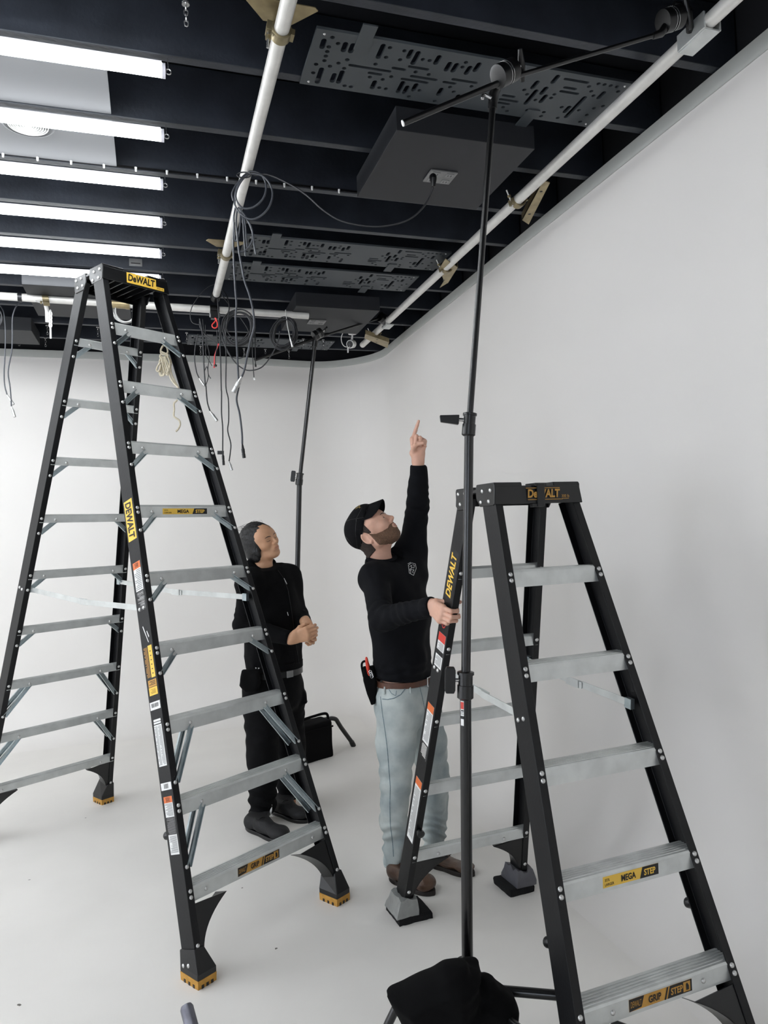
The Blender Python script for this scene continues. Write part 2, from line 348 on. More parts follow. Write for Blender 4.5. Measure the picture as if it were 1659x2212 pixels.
def build_ladder(L, label, feet, braces):
    root = thing('step_ladder', label, 'ladder', L.T(0, 0, 0), 'black fibreglass step ladders')
    rv = MB(); rv.tube([(0, 0, 0), (0, 0, -0.0028), (0, 0, -0.005)], [0.0078, 0.0072, 0.0035], M_RIVET, 10)
    rmesh = rv.build('rivet', None, smooth=60).data; bpy.data.objects.remove(bpy.data.objects[-1] if False else [o for o in COL.objects if o.data == rmesh][0])
    org = np.array(root['origin'])
    def rivet(parent, p, n, e):
        n = np.array(n)/np.linalg.norm(n); e = np.array(e)-(np.array(e)@n)*n; e /= np.linalg.norm(e); b = np.cross(n, e)
        o = bpy.data.objects.new('rivet', rmesh); COL.objects.link(o); o.parent = parent
        q = np.array(p)-org
        o.matrix_local = Matrix(((e[0], b[0], -n[0], q[0]), (e[1], b[1], -n[1], q[1]), (e[2], b[2], -n[2], q[2]), (0, 0, 0, 1)))
    rails = {}
    t = 0.0045; D = L.D
    for sec in 'FB':
        for sg in (-1, 1):
            a, e1, e2 = L.frame(sec, sg); zlo = 0.035 if feet[sec] == 'tread' else 0.05
            p0, p1 = L.pt(sec, sg, zlo), L.pt(sec, sg, L.cap[0]+0.03)
            f0, f1 = -L.F0, L.F1
            prof = [(f0, 0), (f1, 0), (f1, t), (f0+t, t), (f0+t, D-t), (f1, D-t), (f1, D), (f0, D)]
            mb = MB(); mb.loft([[p+x*e1+y*e2 for x, y in prof] for p in (p0, p1)], M_FRP)
            r = sub(mb.build('rail', root, bevel=0.0018)); rails[sec, sg] = r
            for n in range(1, L.n+1):
                p = L.pt(sec, sg, L.lvl(sec, n))
                for dz in ((-0.0105, 0.0105) if sec == 'F' else (0,)): rivet(r, p+dz*a-0.0003*e2, -e2, e1)
            if sec == 'F' or True: rivet(r, L.pt(sec, sg, 0.13)-0.0003*e2, -e2, e1)
    # steps and rear bars
    for sec in 'FB':
        for n in range(1, L.n+1):
            z = L.lvl(sec, n); A, B = L.pt(sec, -1, z), L.pt(sec, 1, z)
            if sec == 'F':
                h0, h1, dp, lip = -0.034, 0.021, 0.078, 0.028
            else:
                h0, h1, dp, lip = -0.022, 0.020, 0.045, 0.016
            y0 = 0.006
            tp = [(y0, h1-0.006), (y0+0.004, h1)]
            k = 5 if sec == 'F' else 3
            for i in range(k):
                q = y0+0.012+(dp-0.022)*i/k; wd = (dp-0.022)/k
                tp += [(q, h1), (q+0.001, h1+0.0022), (q+wd*0.55, h1+0.0022), (q+wd*0.6, h1)]
            tp += [(dp-0.003, h1), (dp, h1-0.004)]
            prof = [(y0, h0)]+tp+[(dp, h1-lip), (dp-0.003, h1-lip), (dp-0.003, h1-0.005)]+[(y0+0.003, h1-0.005), (y0+0.003, h0+0.003), (y0+0.010, h0+0.003), (y0+0.010, h0)]
            ins = 0.012 if sec == 'F' else 0.012
            mb = MB(); mb.loft([[p+y*L.Y+zz*L.Z for y, zz in prof] for p in (A+(-L.F0+0.006)*L.X, B-(-L.F0+0.006)*L.X)], M_ALU)
            st = sub(mb.build('step' if sec == 'F' else 'rear_bar', root, smooth=20))
            if L.tall or n == 1:
                inx = 0.078 if L.tall and not (n in (2, 3) or (sec == 'B' and n == 3)) else 0.115
                for p, sg in ((A, 1), (B, -1)): rivet(st, p+sg*(L.F1+inx-0.02)*L.X+(y0-0.0003)*L.Y-0.008*L.Z, -L.Y, L.X)
            # knee braces
            bl = braces(sec, n)
            for sg, P in ((-1, A), (1, B)):
                if bl is None: continue
                run, drop, dbl = bl; a, e1, e2 = L.frame(sec, sg)
                for yy in ((0.012, L.D-0.022) if dbl else (0.014,)):
                    s0 = P-sg*(L.F1+run)*L.X+yy*L.Y+(h0+0.012)*L.Z
                    s1 = L.pt(sec, sg, z-drop)+(yy-0.006)*e2+0.010*e1
                    ax = s1-s0; ln = np.linalg.norm(ax); ax /= ln; wv = np.cross(ax, L.Y); wv /= np.linalg.norm(wv); nv = np.cross(ax, wv)
                    mb = MB(); mb.loft([[p+u*wv+q*nv for u, q in ((-0.011, 0), (0.011, 0), (0.011, 0.009), (0.008, 0.009), (0.008, 0.003), (-0.008, 0.003), (-0.008, 0.009), (-0.011, 0.009))] for p in (s0, s1)], M_GALV)
                    mb.build('knee_brace', root, smooth=0)
                a, e1, e2 = L.frame(sec, sg)
                rivet(rails[sec, sg], L.pt(sec, sg, z-drop)-0.0003*e2, -e2, e1)
    # curved foot gussets under the lowest steps, feet
    for sec in 'FB':
        for sg in (-1, 1):
            a, e1, e2 = L.frame(sec, sg); zt = L.lvl(sec, 1)-(0.034 if sec == 'F' else 0.022); zb = 0.085
            def rp(z, off): return L.pt(sec, sg, z)+off*e1
            ou, inn = [], []
            for u in np.linspace(0, 1, 13):
                z = zt+(zb-zt)*u; w = 0.010+0.125*(1-u)**2.4+0.012*(1-u)
                ou.append((z, L.F1*0.2)); inn.append((z, L.F1+w))
            for (q0, q1) in ((0.004, 0.009), (L.D*0.35, L.D*0.35+0.006)):
                mb = MB()
                ring = []
                vs = [rp(z, o)+q0*e2 for z, o in ou]+[rp(z, o)+q0*e2 for z, o in inn]+[rp(z, o)+q1*e2 for z, o in ou]+[rp(z, o)+q1*e2 for z, o in inn]
                k = len(ou); fs = []
                for i in range(k-1):
                    fs += [(i, i+1, k+i+1, k+i), (2*k+i, 3*k+i, 3*k+i+1, 2*k+i+1), (k+i, k+i+1, 3*k+i+1, 3*k+i), (i, 2*k+i, 2*k+i+1, i+1)]
                fs += [(0, k, 3*k, 2*k), (k-1, 3*k-1, 4*k-1, 2*k-1)]
                mb.add(vs, fs, M_PLAST)
                if q0 == 0.004:   # the curved flange along the edge
                    fl_ = [rp(z, o)+0.004*e2 for z, o in inn]; fb = [rp(z, o)+(L.D-0.01)*e2 for z, o in inn]; th = 0.004
                    vs = fl_+fb+[p-th*e1 for p in fl_]+[p-th*e1 for p in fb]; fs = []
                    for i in range(k-1): fs += [(i, i+1, k+i+1, k+i), (2*k+i, 3*k+i, 3*k+i+1, 2*k+i+1), (i, 2*k+i, 2*k+i+1, i+1), (k+i, k+i+1, 3*k+i+1, 3*k+i)]
                    fs += [(0, k, 3*k, 2*k), (k-1, 3*k-1, 4*k-1, 2*k-1)]
                    mb.add(vs, fs, M_PLAST)
                    g = mb.build('foot_gusset', root, smooth=30)
            build_foot(L, root, sec, sg, feet[sec], rivet)
    # spreaders: a pair of hinged flat bars on each side
    for sg in (-1, 1):
        zf, zb_ = L.spread
        aF, eF, gF = L.frame('F', sg); aB, eB, gB = L.frame('B', sg)
        P0 = L.pt('F', sg, zf)+(L.D*0.6)*gF+0.012*eF; P1 = L.pt('B', sg, zb_)+0.012*eB+0.03*gB
        mid = (P0+P1)/2+np.array([0, 0, L.sag]); inn = -sg*L.X
        s_ = None
        for (p, q, off) in ((P0, mid+0.02*(mid-P0), 0), (mid-0.05*(P1-mid)/np.linalg.norm(P1-mid), P1, 0.005)):
            ax = q-p; ln = np.linalg.norm(ax); ax /= ln; up = np.cross(inn, ax); up /= np.linalg.norm(up)
            mb = MB(); mb.prism([(0, -0.0125), (ln, -0.0125), (ln, 0.0125), (0, 0.0125)], p+off*inn, ax, up, inn, 0.004, M_ALU)
            s_ = mb.build('spreader_bar', root, smooth=0, bevel=0.001); sub(s_)
        ax = (P1-P0)/np.linalg.norm(P1-P0); up = np.cross(inn, ax); up /= np.linalg.norm(up)
        mb = MB(); mb.prism([(-0.035, -0.015), (0.035, -0.015), (0.035, 0.015), (-0.035, 0.015)], mid+0.010*inn, ax, up, inn, 0.003, M_ALU)
        mb.build('spreader_hinge', root, smooth=0)
        for p, g_, e_, sec in ((P0, gF, eF, 'F'), (P1, gB, eB, 'B')):
            mb = MB(); mb.box(p+0.004*inn, (0.03, 0.016, 0.034), M_GALV, (ax, inn, up)); mb.build('spreader_bracket', root, smooth=0)
        for (sec, z) in (('F', zf), ('B', zb_)):
            a, e1, e2 = L.frame(sec, sg)
            for k in (0.36, 0.72): rivet(rails[sec, sg], L.pt(sec, sg, z)-L.F0*e1+k*L.D*e2-0.0003*e1, -e1, e2)
    return root, rails, rivet

def build_foot(L, root, sec, sg, kind, rivet):
    a, e1, e2 = L.frame(sec, sg); F0, F1, D = L.F0, L.F1, L.D; g = L.pt(sec, sg, 0)
    H = -sg*L.X; Yv = L.Y; m = 0.005
    base = [L.pt(sec, sg, 0.028)+x*H+y*Yv for x, y in ((-F0-0.010, -0.010), (F1+0.042, -0.010), (F1+0.042, D+0.016), (-F0-0.010, D+0.016))]
    for b in base: b[2] = 0.030
    zt = 0.125
    if kind == 'tread':
        top = [L.pt(sec, sg, zt)+x*e1+y*e2 for x, y in ((-F0-m, -m), (F1+0.008, -m), (F1+0.008, D+m), (-F0-m, D+m))]
        mid = [b+np.array([0, 0, 0.022]) for b in base]
        mb = MB(); mb.loft([base, mid, top], M_PLAST)
        f = sub(mb.build('foot', root, smooth=0, bevel=0.004))
        mb = MB(); c = sum(base)/4
        mb.loft([[np.array([p[0], p[1], z])+(c-p)*k for p in base] for z, k in ((0.0, 0.03), (0.031, 0.01))], M_TREAD)
        for i in range(4):     # black slots between the tread teeth
            p, q = base[i], base[(i+1) % 4]; d = (q-p); ln = np.linalg.norm(d); d = d/ln; out = np.cross(d, [0, 0, 1.0])
            if out@(c-p) > 0: out = -out
            for k in range(1, 4):
                pc = p+d*ln*k/4; pc = np.array([pc[0], pc[1], 0.006]); mb.box(pc-out*0.0015, (0.010, 0.004, 0.012), M_PLAST, (d, out, (0, 0, 1)))
        mb.build('tread_pad', root, smooth=0)
        for k in (0.45, 0.82):
            p = L.pt(sec, sg, 0.075)-(F0+m)*e1+k*D*e2
            rivet(f, p-0.004*e1, -e1, e2)
    else:
        tm = M_TAPE if sg < 0 else M_TAPED
        zt = 0.10; rnd = random.Random(5+sg)
        bb = [b+0.012*(b-sum(base)/4)/np.linalg.norm(b-sum(base)/4) for b in base]
        rings = []
        for z, k in ((0.028, 1.04), (0.05, 1.02), (0.075, 0.9), (zt, 0.80)):
            c = L.pt(sec, sg, z)+(F1-F0)/2*e1+D/2*e2; c0 = sum(bb)/4; ring = []
            for i in range(4):
                for u in np.linspace(0, 1, 6)[:-1]:
                    p = bb[i]*(1-u)+bb[(i+1) % 4]*u; d = p-c0
                    w_ = 1+0.05*rnd.uniform(-1, 1)*(z > 0.04)
                    q = c+d*k*w_; ring.append(np.array([q[0], q[1], z+(0.010*rnd.uniform(-1, 1) if z == zt else 0.002*rnd.uniform(-1, 1))]))
            rings.append(ring)
        mb = MB(); mb.loft(rings, tm)
        o = mb.build('taped_foot', root, smooth=28); o['label'] = 'foot wrapped in crinkled silver tape' if sg < 0 else 'foot wrapped in dark grey tape'
        mb = MB(); c0 = sum(bb)/4; rings = []
        ext = 1.45 if sg < 0 else 1.18
        for z, k in ((0.0, 1.12), (0.022, 1.16), (0.030, 1.08)):
            ring = []
            for i in range(4):
                for u in np.linspace(0, 1, 9)[:-1]:
                    p = bb[i]*(1-u)+bb[(i+1) % 4]*u; d = p-c0; q = c0+d*(k+0.03*rnd.uniform(-1, 1))
                    s_ = (q-c0)@H
                    if s_ > 0.02: q = q+H*(ext-1)*0.09
                    ring.append(np.array([q[0], q[1], z]))
            rings.append(ring)
        mb.loft(rings, M_CARPET); mb.build('carpet_pad', root, smooth=30)

def build_cap(L, root, rivet, kind):
    z0, z1 = L.cap; W = L.capw; yf = -(L.df-L.sf*(z0+0.03))-0.010; yb = (L.db-L.sb*(z0+0.03))+L.D+0.010
    ym0 = yf+(yb-yf)*0.46; ym1 = yf+(yb-yf)*0.58
    mb = MB()
    def block(y0, y1, zb, zt, w0, w1, sl0, sl1):
        mb.hexa([L.T(-w0, y0-sl0, zb), L.T(w0, y0-sl0, zb), L.T(w0, y1+sl1, zb), L.T(-w0, y1+sl1, zb),
                 L.T(-w1, y0, zt), L.T(w1, y0, zt), L.T(w1, y1, zt), L.T(-w1, y1, zt)], M_PLAST)
    t = 0.006; dz = z1-z0
    # front apron, side plates and the two raised ends of the top
    block(yf, yf+t, z0, z1-0.012, W+0.004, W-0.004, 0.006, -0.006)
    for sg in (-1, 1):
        for (y0, y1) in ((yf, ym0), (ym1, yb)):
            xs = sg*(W-0.002); o = L.T(xs, 0, 0)
            P = [(y0, z0+0.01), (y0+0.012, z0-0.004), (y1-0.025, z0-0.004), (y1, z0+0.028), (y1, z1-0.012), (y1-0.008, z1), (y0+0.006, z1), (y0, z1-0.008)]
            if y0 == ym1: P = [(y1-(p[0]-y0) if True else 0, p[1]-0.006) for p in P]
            mb.prism(P, o, L.Y, L.Z, -sg*L.X, t, M_PLAST)
        for (y0, y1, zt) in ((yf, ym0, z1), (ym1, yb, z1-0.006)):
            xa, xb = sg*(W-0.003), sg*W*0.36
            lo, hi = min(xa, xb), max(xa, xb)
            mb.hexa([L.T(lo, y0, zt-0.018), L.T(hi, y0, zt-0.018), L.T(hi, y1, zt-0.018), L.T(lo, y1, zt-0.018), L.T(lo, y0+0.004, zt), L.T(hi, y0+0.004, zt), L.T(hi, y1-0.004, zt), L.T(lo, y1-0.004, zt)], M_PLAST)
    # lower middle of the top and the hinge floor between front and back
    block(yf+0.002, yb-0.002, z1-0.030, z1-0.016, W-0.004, W-0.004, 0, 0)
    block(yb-t, yb, z0+0.004, z1-0.018, W, W-0.004, 0, 0)
    cap = sub(mb.build('cap', root, smooth=0, bevel=0.003))
    mb = MB()   # ribbed underside tray and the tool latch at the middle of the front
    for x in np.linspace(-W*0.75, W*0.75, 7): mb.box(L.T(x, (yf+yb)/2, z1-0.042), (0.004, (yb-yf)*0.9, 0.026), M_PLAST, (L.X, L.Y, L.Z))
    mb.build('underside_ribs', root, smooth=0)
    if kind == 'latch':
        mb = MB(); mb.box(L.T(W*0.02, yf-0.008, (z0+z1)/2-0.008), (0.030, 0.010, dz+0.004), M_PLAST, (L.X, L.Y, L.Z))
        mb.box(L.T(W*0.02, yf+0.018, z1-0.010), (0.05, 0.06, 0.012), M_PLAST, (L.X, L.Y, L.Z)); mb.box(L.T(-W*0.04, yf+0.0, z0-0.006), (0.05, 0.018, 0.012), M_PLAST, (L.X, L.Y, L.Z))
        mb.build('latch', root, smooth=0, bevel=0.002)
    for sg in (-1, 1):
        for (y0, y1) in ((yf, ym0), (yb, ym1)):
            for (u, zz) in ((0.2, 0.72), (0.62, 0.72), (0.3, 0.22), (0.72, 0.22)):
                rivet(cap, L.T(sg*(W-0.0015), y0+(y1-y0)*u, z0+dz*zz-0.004), sg*L.X, L.Y)
    return yf, W, cap

LADL = Ladder((-0.1449, 3.8619, 0.5589, 0.3738, 0.0747, 0.38, 0.0779, 1.0918, 0.3227, 0.9418, 0.321, 0.2947, 0.2936), 9, 0.2905, 0.085, 0.015, 0.0145, (2.862, 2.938), True)
LADL.capw = 0.178; LADL.spread = (1.345, 1.375); LADL.sag = -0.018
LADR = Ladder((1.2703, 2.3361, 0.078, 0.2949, 0.0803, 0.289, 0.0783, 0.6843, 0.3499, 0.5844, 0.2829, 0.2862, 0.2849), 5, 0.2905, 0.085, 0.0145, 0.0145, (1.692, 1.768), False)
LADR.capw = 0.178; LADR.spread = (1.03, 1.06); LADR.sag = -0.008
def brL(sec, n):
    if sec == 'F': return None if n == 1 else (0.10, 0.20, True) if n in (2, 3) else (0.075, 0.088, False)
    return None if n == 1 else (0.10, 0.165, True) if n in (2, 3) else (0.065, 0.075, False)
rootL, railL, rivL = build_ladder(LADL, 'tall black step ladder with nine aluminium steps, reaching the ceiling lights', {'F': 'tread', 'B': 'tread'}, brL)
rootR, railR, rivR = build_ladder(LADR, 'shorter black step ladder with five aluminium steps and taped rear feet', {'F': 'tread', 'B': 'tape'}, lambda sec, n: None)
capL = build_cap(LADL, rootL, rivL, 'plain'); capR = build_cap(LADR, rootR, rivR, 'latch')
# round rubber bumpers on the rails
for L, root, lst in ((LADL, rootL, (('F', -1, 1800),)), (LADR, rootR, (('F', -1, 2047), ('F', 1, 1958), ('B', -1, 1795)))):
    for sec, sg, v in lst:
        a, e1, e2 = L.frame(sec, sg); z = L.z_at(sec, sg, v); q = L.pt(sec, sg, z)
        p = q+(L.D-0.002)*e2 if sec == 'F' else q-0.0*e2
        dr = e2 if sec == 'F' else -e2
        mb = MB(); mb.tube([p, p+0.012*dr, p+0.024*dr, p+0.030*dr], [0.011, 0.016, 0.016, 0.008], M_PLAST, 14); mb.build('rubber_bumper', root)

# ---- stickers and lettering on the ladders
def rail_sticker(L, rail, sec, sg, v0, v1, x0, x1, items, label=None, up=1):
    """on the outer web between photo rows v0 (top) and v1 (bottom); items use x across the web (0..1) and y along it (0..1)"""
    a, e1, e2 = L.frame(sec, sg); z1, z0 = L.z_at(sec, sg, v0), L.z_at(sec, sg, v1)
    k = 1/(a[2]); H = (z1-z0)*k; o = L.pt(sec, sg, z0)-L.F0*e1; W = L.D
    out = []
    X = lambda x: x0*W+x*(x1-x0)*W
    for it in items:
        if it[0] == 'r': out.append(('r', X(it[1]), it[2]*H, X(it[3]), it[4]*H, it[5]))
        elif it[0] == 'p': out.append(('p', [(X(p[0]), p[1]*H) for p in it[1]], it[2]))
        else: out.append(it)
    # sideways lettering: its own frame
    base = [q for q in out if q[0] != 's']
    ob = sticker('label_sticker', rail, o, e2, a, -e1, base, label)
    mb = MB(); any_ = False
    for it in out:
        if it[0] == 's':     # ('s', x0, y0, x1, y1, mat, text, shear, bold, dir): text runs along the rail
            _, ax0, ay0, ax1, ay1, m, txt, sh, bo, dr = it
            vs, fs = text2d(txt, sh, bo); P = []
            for (u, w_) in vs:
                yy = ay0+u*(ay1-ay0) if dr > 0 else ay1-u*(ay1-ay0); xx = ax1-w_*(ax1-ax0) if dr < 0 else ax0+w_*(ax1-ax0)
                # dir +1 reads upwards, -1 reads downwards
                P.append(o+X(xx if dr < 0 else xx)*e2+yy*H*a-0.0018*e1)
            mb.add(P, fs, m); any_ = True
    if any_: mb.build('lettering', sub(ob) if False else rail, smooth=0)
    return ob
def lines(x0, x1, y0, y1, n, m, seed=1):
    r = random.Random(seed); out = []; h = (y1-y0)/n
    for i in range(n):
        e = x1-(x1-x0)*r.choice([0, 0, 0.1, 0.3]); out.append(('r', x0, y0+h*(i+0.3), e, y0+h*(i+0.75), m))
    return out
def bars(x0, x1, y0, y1, n, m, seed=2):
    r = random.Random(seed); out = []; w = (x1-x0)/n
    for i in range(n): out.append(('r', x0+w*i, y0, x0+w*(i+r.choice([0.3, 0.5, 0.7])), y1, m))
    return out
RL = railL['F', -1]; SA = (LADL, RL, 'F', -1)
# the web is read from outside: x 0 is the front edge (right in the photo), 1 the back edge
rail_sticker(*SA, 1074, 1160, 0.12, 0.88, [('r', 0, 0, 1, 1, M_YEL), ('s', 0.16, 0.05, 0.86, 0.95, M_INK, 'DEWALT', 0.15, 0.03, -1)], 'yellow maker label with black letters')
rail_sticker(*SA, 1208, 1312, 0.14, 0.80, [('r', 0, 0, 1, 1, M_WHITE), ('r', 0, 0.86, 1, 1, M_ORANGE), ('s', 0.25, 0.88, 0.75, 0.98, M_INK, '! DANGER', 0, 0, 1)]+lines(0.08, 0.92, 0.42, 0.85, 12, M_GREYINK, 3)+[('r', 0.0, 0.0, 1, 0.4, M_INK)]+lines(0.06, 0.94, 0.02, 0.38, 14, M_WHITE, 4), 'white warning label with an orange head')
rail_sticker(*SA, 1340, 1388, 0.2, 0.7, [('p', [(0.2, 0.1), (0.3, 0.1), (0.95, 0.85), (0.85, 0.9)], M_WHITE), ('p', [(0.0, 0.35), (0.12, 0.3), (0.35, 0.6), (0.25, 0.62)], M_WHITE)], 'white chevron mark')
rail_sticker(*SA, 1390, 1496, 0.10, 0.85, [('r', 0, 0, 1, 1, M_INK), ('r', 0.02, 0.35, 0.48, 1, M_YEL), ('r', 0, 0.17, 0.95, 0.31, M_YELD), ('r', 0, 0.0, 0.95, 0.16, M_YEL)]+lines(0.55, 0.98, 0.36, 0.98, 26, M_YELD, 5)+lines(0.12, 0.85, 0.2, 0.29, 3, M_INK, 6)+lines(0.2, 0.8, 0.03, 0.13, 4, M_INK, 7)+[('r', 0.18, 0.42+0.09*i, 0.32, 0.44+0.09*i, M_INK) for i in range(6)], 'black and yellow rating label')
rail_sticker(*SA, 1510, 1527, 0.06, 0.92, [('r', 0, 0, 1, 1, M_WHITE)]+bars(0.15, 0.85, 0.3, 0.82, 14, M_INK, 8), 'white barcode label')
rail_sticker(*SA, 1548, 1558, 0.2, 0.8, [('r', 0, 0.55, 1, 1, M_WHITE), ('r', 0, 0, 1, 0.4, M_WHITE)], 'two white lines of print')
rail_sticker(*SA, 1560, 1650, 0.18, 0.82, [('r', 0, 0, 1, 1, M_WHITE)]+lines(0.07, 0.47, 0.03, 0.97, 30, M_GREYINK, 9)+lines(0.55, 0.95, 0.03, 0.97, 30, M_GREYINK, 10), 'white label of small print')
rail_sticker(*SA, 1686, 1702, 0.06, 0.9, [('r', 0, 0, 1, 1, M_WHITE)]+bars(0.28, 0.72, 0.2, 0.85, 10, M_GREYINK, 11), 'white barcode label')
rail_sticker(*SA, 1716, 1842, 0.14, 0.82, [('r', 0, 0, 1, 1, M_WHITE), ('r', 0, 0.89, 1, 1, M_ORANGE), ('r', 0, 0.34, 1, 0.64, M_INK), ('s', 0.25, 0.9, 0.75, 0.985, M_INK, '! DANGER', 0, 0, 1)]+lines(0.06, 0.94, 0.66, 0.88, 12, M_GREYINK, 12)+lines(0.05, 0.95, 0.35, 0.63, 16, M_GREYINK, 13)+lines(0.06, 0.94, 0.03, 0.32, 18, M_GREYINK, 14), 'long white and black warning label with an orange head')
RB = railR['B', -1]; SB = (LADR, RB, 'B', -1)
rail_sticker(*SB, 1195, 1305, 0.06, 0.94, [('p', [(0.05, 0.03), (0.05, 0.97), (0.45, 1.0), (0.95, 0.93), (0.95, 0.0)], M_INK), ('s', 0.22, 0.07, 0.80, 0.93, M_YEL, 'DEWALT', 0.2, 0.03, 1)], 'black maker label with yellow letters')
rail_sticker(*SB, 1345, 1366, 0.3, 0.7, [('p', [(0.5+0.5*math.cos(t), 0.5+0.5*math.sin(t)) for t in np.linspace(0, 6.283, 24, endpoint=False)], M_RED), ('p', [(0.5+0.38*math.cos(t), 0.5+0.38*math.sin(t)) for t in np.linspace(0, 6.283, 24, endpoint=False)], M_INK), ('p', [(0.5, 0.2), (0.75, 0.6), (0.4, 0.7)], M_RED)], 'round red and black sticker')
rail_sticker(*SB, 1378, 1450, 0.1, 0.8, [('r', 0, 0, 1, 1, M_WHITE), ('r', 0, 0.76, 1, 1, M_RED), ('r', 0, 0.36, 1, 0.5, M_INK)]+lines(0.1, 0.9, 0.52, 0.74, 7, M_GREYINK, 21)+lines(0.1, 0.9, 0.05, 0.33, 7, M_GREYINK, 22), 'white notice with a red head')
rail_sticker(*SB, 1532, 1648, 0.12, 0.78, [('r', 0, 0, 1, 1, M_WHITE), ('r', 0, 0.87, 1, 1, M_ORANGE), ('r', 0, 0, 1, 0.28, M_INK)]+lines(0.1, 0.9, 0.32, 0.85, 20, M_GREYINK, 23)+lines(0.1, 0.9, 0.03, 0.26, 9, M_WHITE, 24), 'white warning label with an orange head')
rail_sticker(*SB, 1695, 1826, 0.12, 0.78, [('r', 0, 0, 1, 1, M_WHITE), ('r', 0, 0.89, 1, 1, M_ORANGE)]+lines(0.1, 0.9, 0.06, 0.86, 34, M_GREYINK, 25), 'long white warning label with an orange head')
# step labels
def step_face(L, n, xc, w, h, items, label, dz=-0.0065):
    z = L.lvl('F', n); A, B = L.pt('F', -1, z), L.pt('F', 1, z); c = A+(B-A)*xc
    o = c+0.006*L.Y+(dz-h/2)*L.Z-w/2*L.X
    it2 = []
    for it in items:
        if it[0] == 'p': it2.append(('p', [(p[0]*w, p[1]*h) for p in it[1]], it[2]))
        else: it2.append((it[0], it[1]*w, it[2]*h, it[3]*w, it[4]*h)+tuple(it[5:]))
    return sticker('step_label', rootL if L is LADL else rootR, o, L.X, L.Z, -L.Y, it2, label)
mega = [('r', 0, 0, 1, 1, M_YEL), ('p', [(0.655, 0), (1, 0), (1, 1), (0.705, 1)], M_INK), ('t', 0.03, 0.55, 0.115, 0.8, M_INK, '35%', 0, 0), ('t', 0.03, 0.15, 0.19, 0.4, M_INK, 'LARGER', 0, 0.01), ('t', 0.32, 0.2, 0.58, 0.8, M_INK, 'MEGA', 0, 0.03), ('t', 0.73, 0.2, 0.94, 0.8, M_YEL, 'STEP', 0, 0.03)]
grip = [('r', 0, 0, 1, 1, M_YELD), ('p', [(0, 0.0), (0.19, 0.12), (0.235, 1), (0.0, 1)], M_INK), ('p', [(0.6, 0), (0.86, 0), (0.86, 1), (0.645, 1)], M_INK), ('t', 0.02, 0.3, 0.19, 0.8, M_YELD, 'DEWALT', 0.1, 0), ('t', 0.3, 0.2, 0.50, 0.8, M_INK, 'GRIP', 0, 0.03), ('p', [(0.55, 0), (0.575, 0), (0.62, 1), (0.595, 1)], M_INK), ('t', 0.655, 0.2, 0.85, 0.8, M_YELD, 'STEP', 0, 0.03), ('r', 0.86, 0, 1, 0.08, M_INK), ('r', 0.86, 0.92, 1, 1, M_INK), ('r', 0.975, 0, 1, 1, M_INK), ('p', [(0.905, 0.2), (0.95, 0.2), (0.95, 0.55), (0.925, 0.8), (0.905, 0.75)], M_INK)]
step_face(LADL, 6, 0.50, 0.235, 0.026, mega, 'yellow and black step label with words')
step_face(LADL, 1, 0.47, 0.215, 0.034, grip, 'yellow and black grip label with words')
step_face(LADR, 2, 0.51, 0.205, 0.032, mega, 'yellow and black step label with words')
step_face(LADR, 1, 0.51, 0.225, 0.033, grip, 'yellow and black grip label with words')
# maker's name on the caps
for L, root, (yf, W, cap), col, bg in ((LADL, rootL, capL, M_INK, True), (LADR, rootR, capR, M_YELD, False)):
    z0, z1 = L.cap; x0 = -0.055; w, h = 0.16, 0.042
    up = L.Z*0.99-L.Y*0.0; up = (L.T(0, 0.006, 0.075)-L.T(0, -0.006, 0)); up = np.array(up)-np.array([0, 0, 0]); up = L.Y*0.0+L.Z
    o = L.T(x0, yf-0.0068, z0+0.014)
    if bg: its = [('r', 0, -0.006, w, h+0.002, M_YEL), ('r', w, -0.006, w+0.045, 0.010, M_YEL), ('t', 0.006, 0.003, w-0.006, h-0.004, M_INK, 'DeWALT', 0.12, 0.035), ('t', w+0.003, -0.002, w+0.04, 0.006, M_INK, '300 lb', 0, 0)]
    else: its = [('t', 0.006, 0.006, w-0.02, h-0.006, M_YELD, 'DeWALT', 0.1, 0.035), ('r', 0.0, h-0.003, w-0.02, h-0.001, M_YELD), ('r', 0.006, -0.001, w-0.01, 0.001, M_YELD), ('t', w-0.014, 0.006, w+0.018, 0.016, M_YELD, '300 lb', 0, 0), ('r', w-0.012, 0.001, w+0.016, 0.003, M_YELD)]
    if not bg: its = [its[1]]+[its[0]]+its[2:]
    sticker('maker_label', root, o, L.X, up, -L.Y, its, 'yellow maker label with black letters' if bg else 'golden maker lettering')

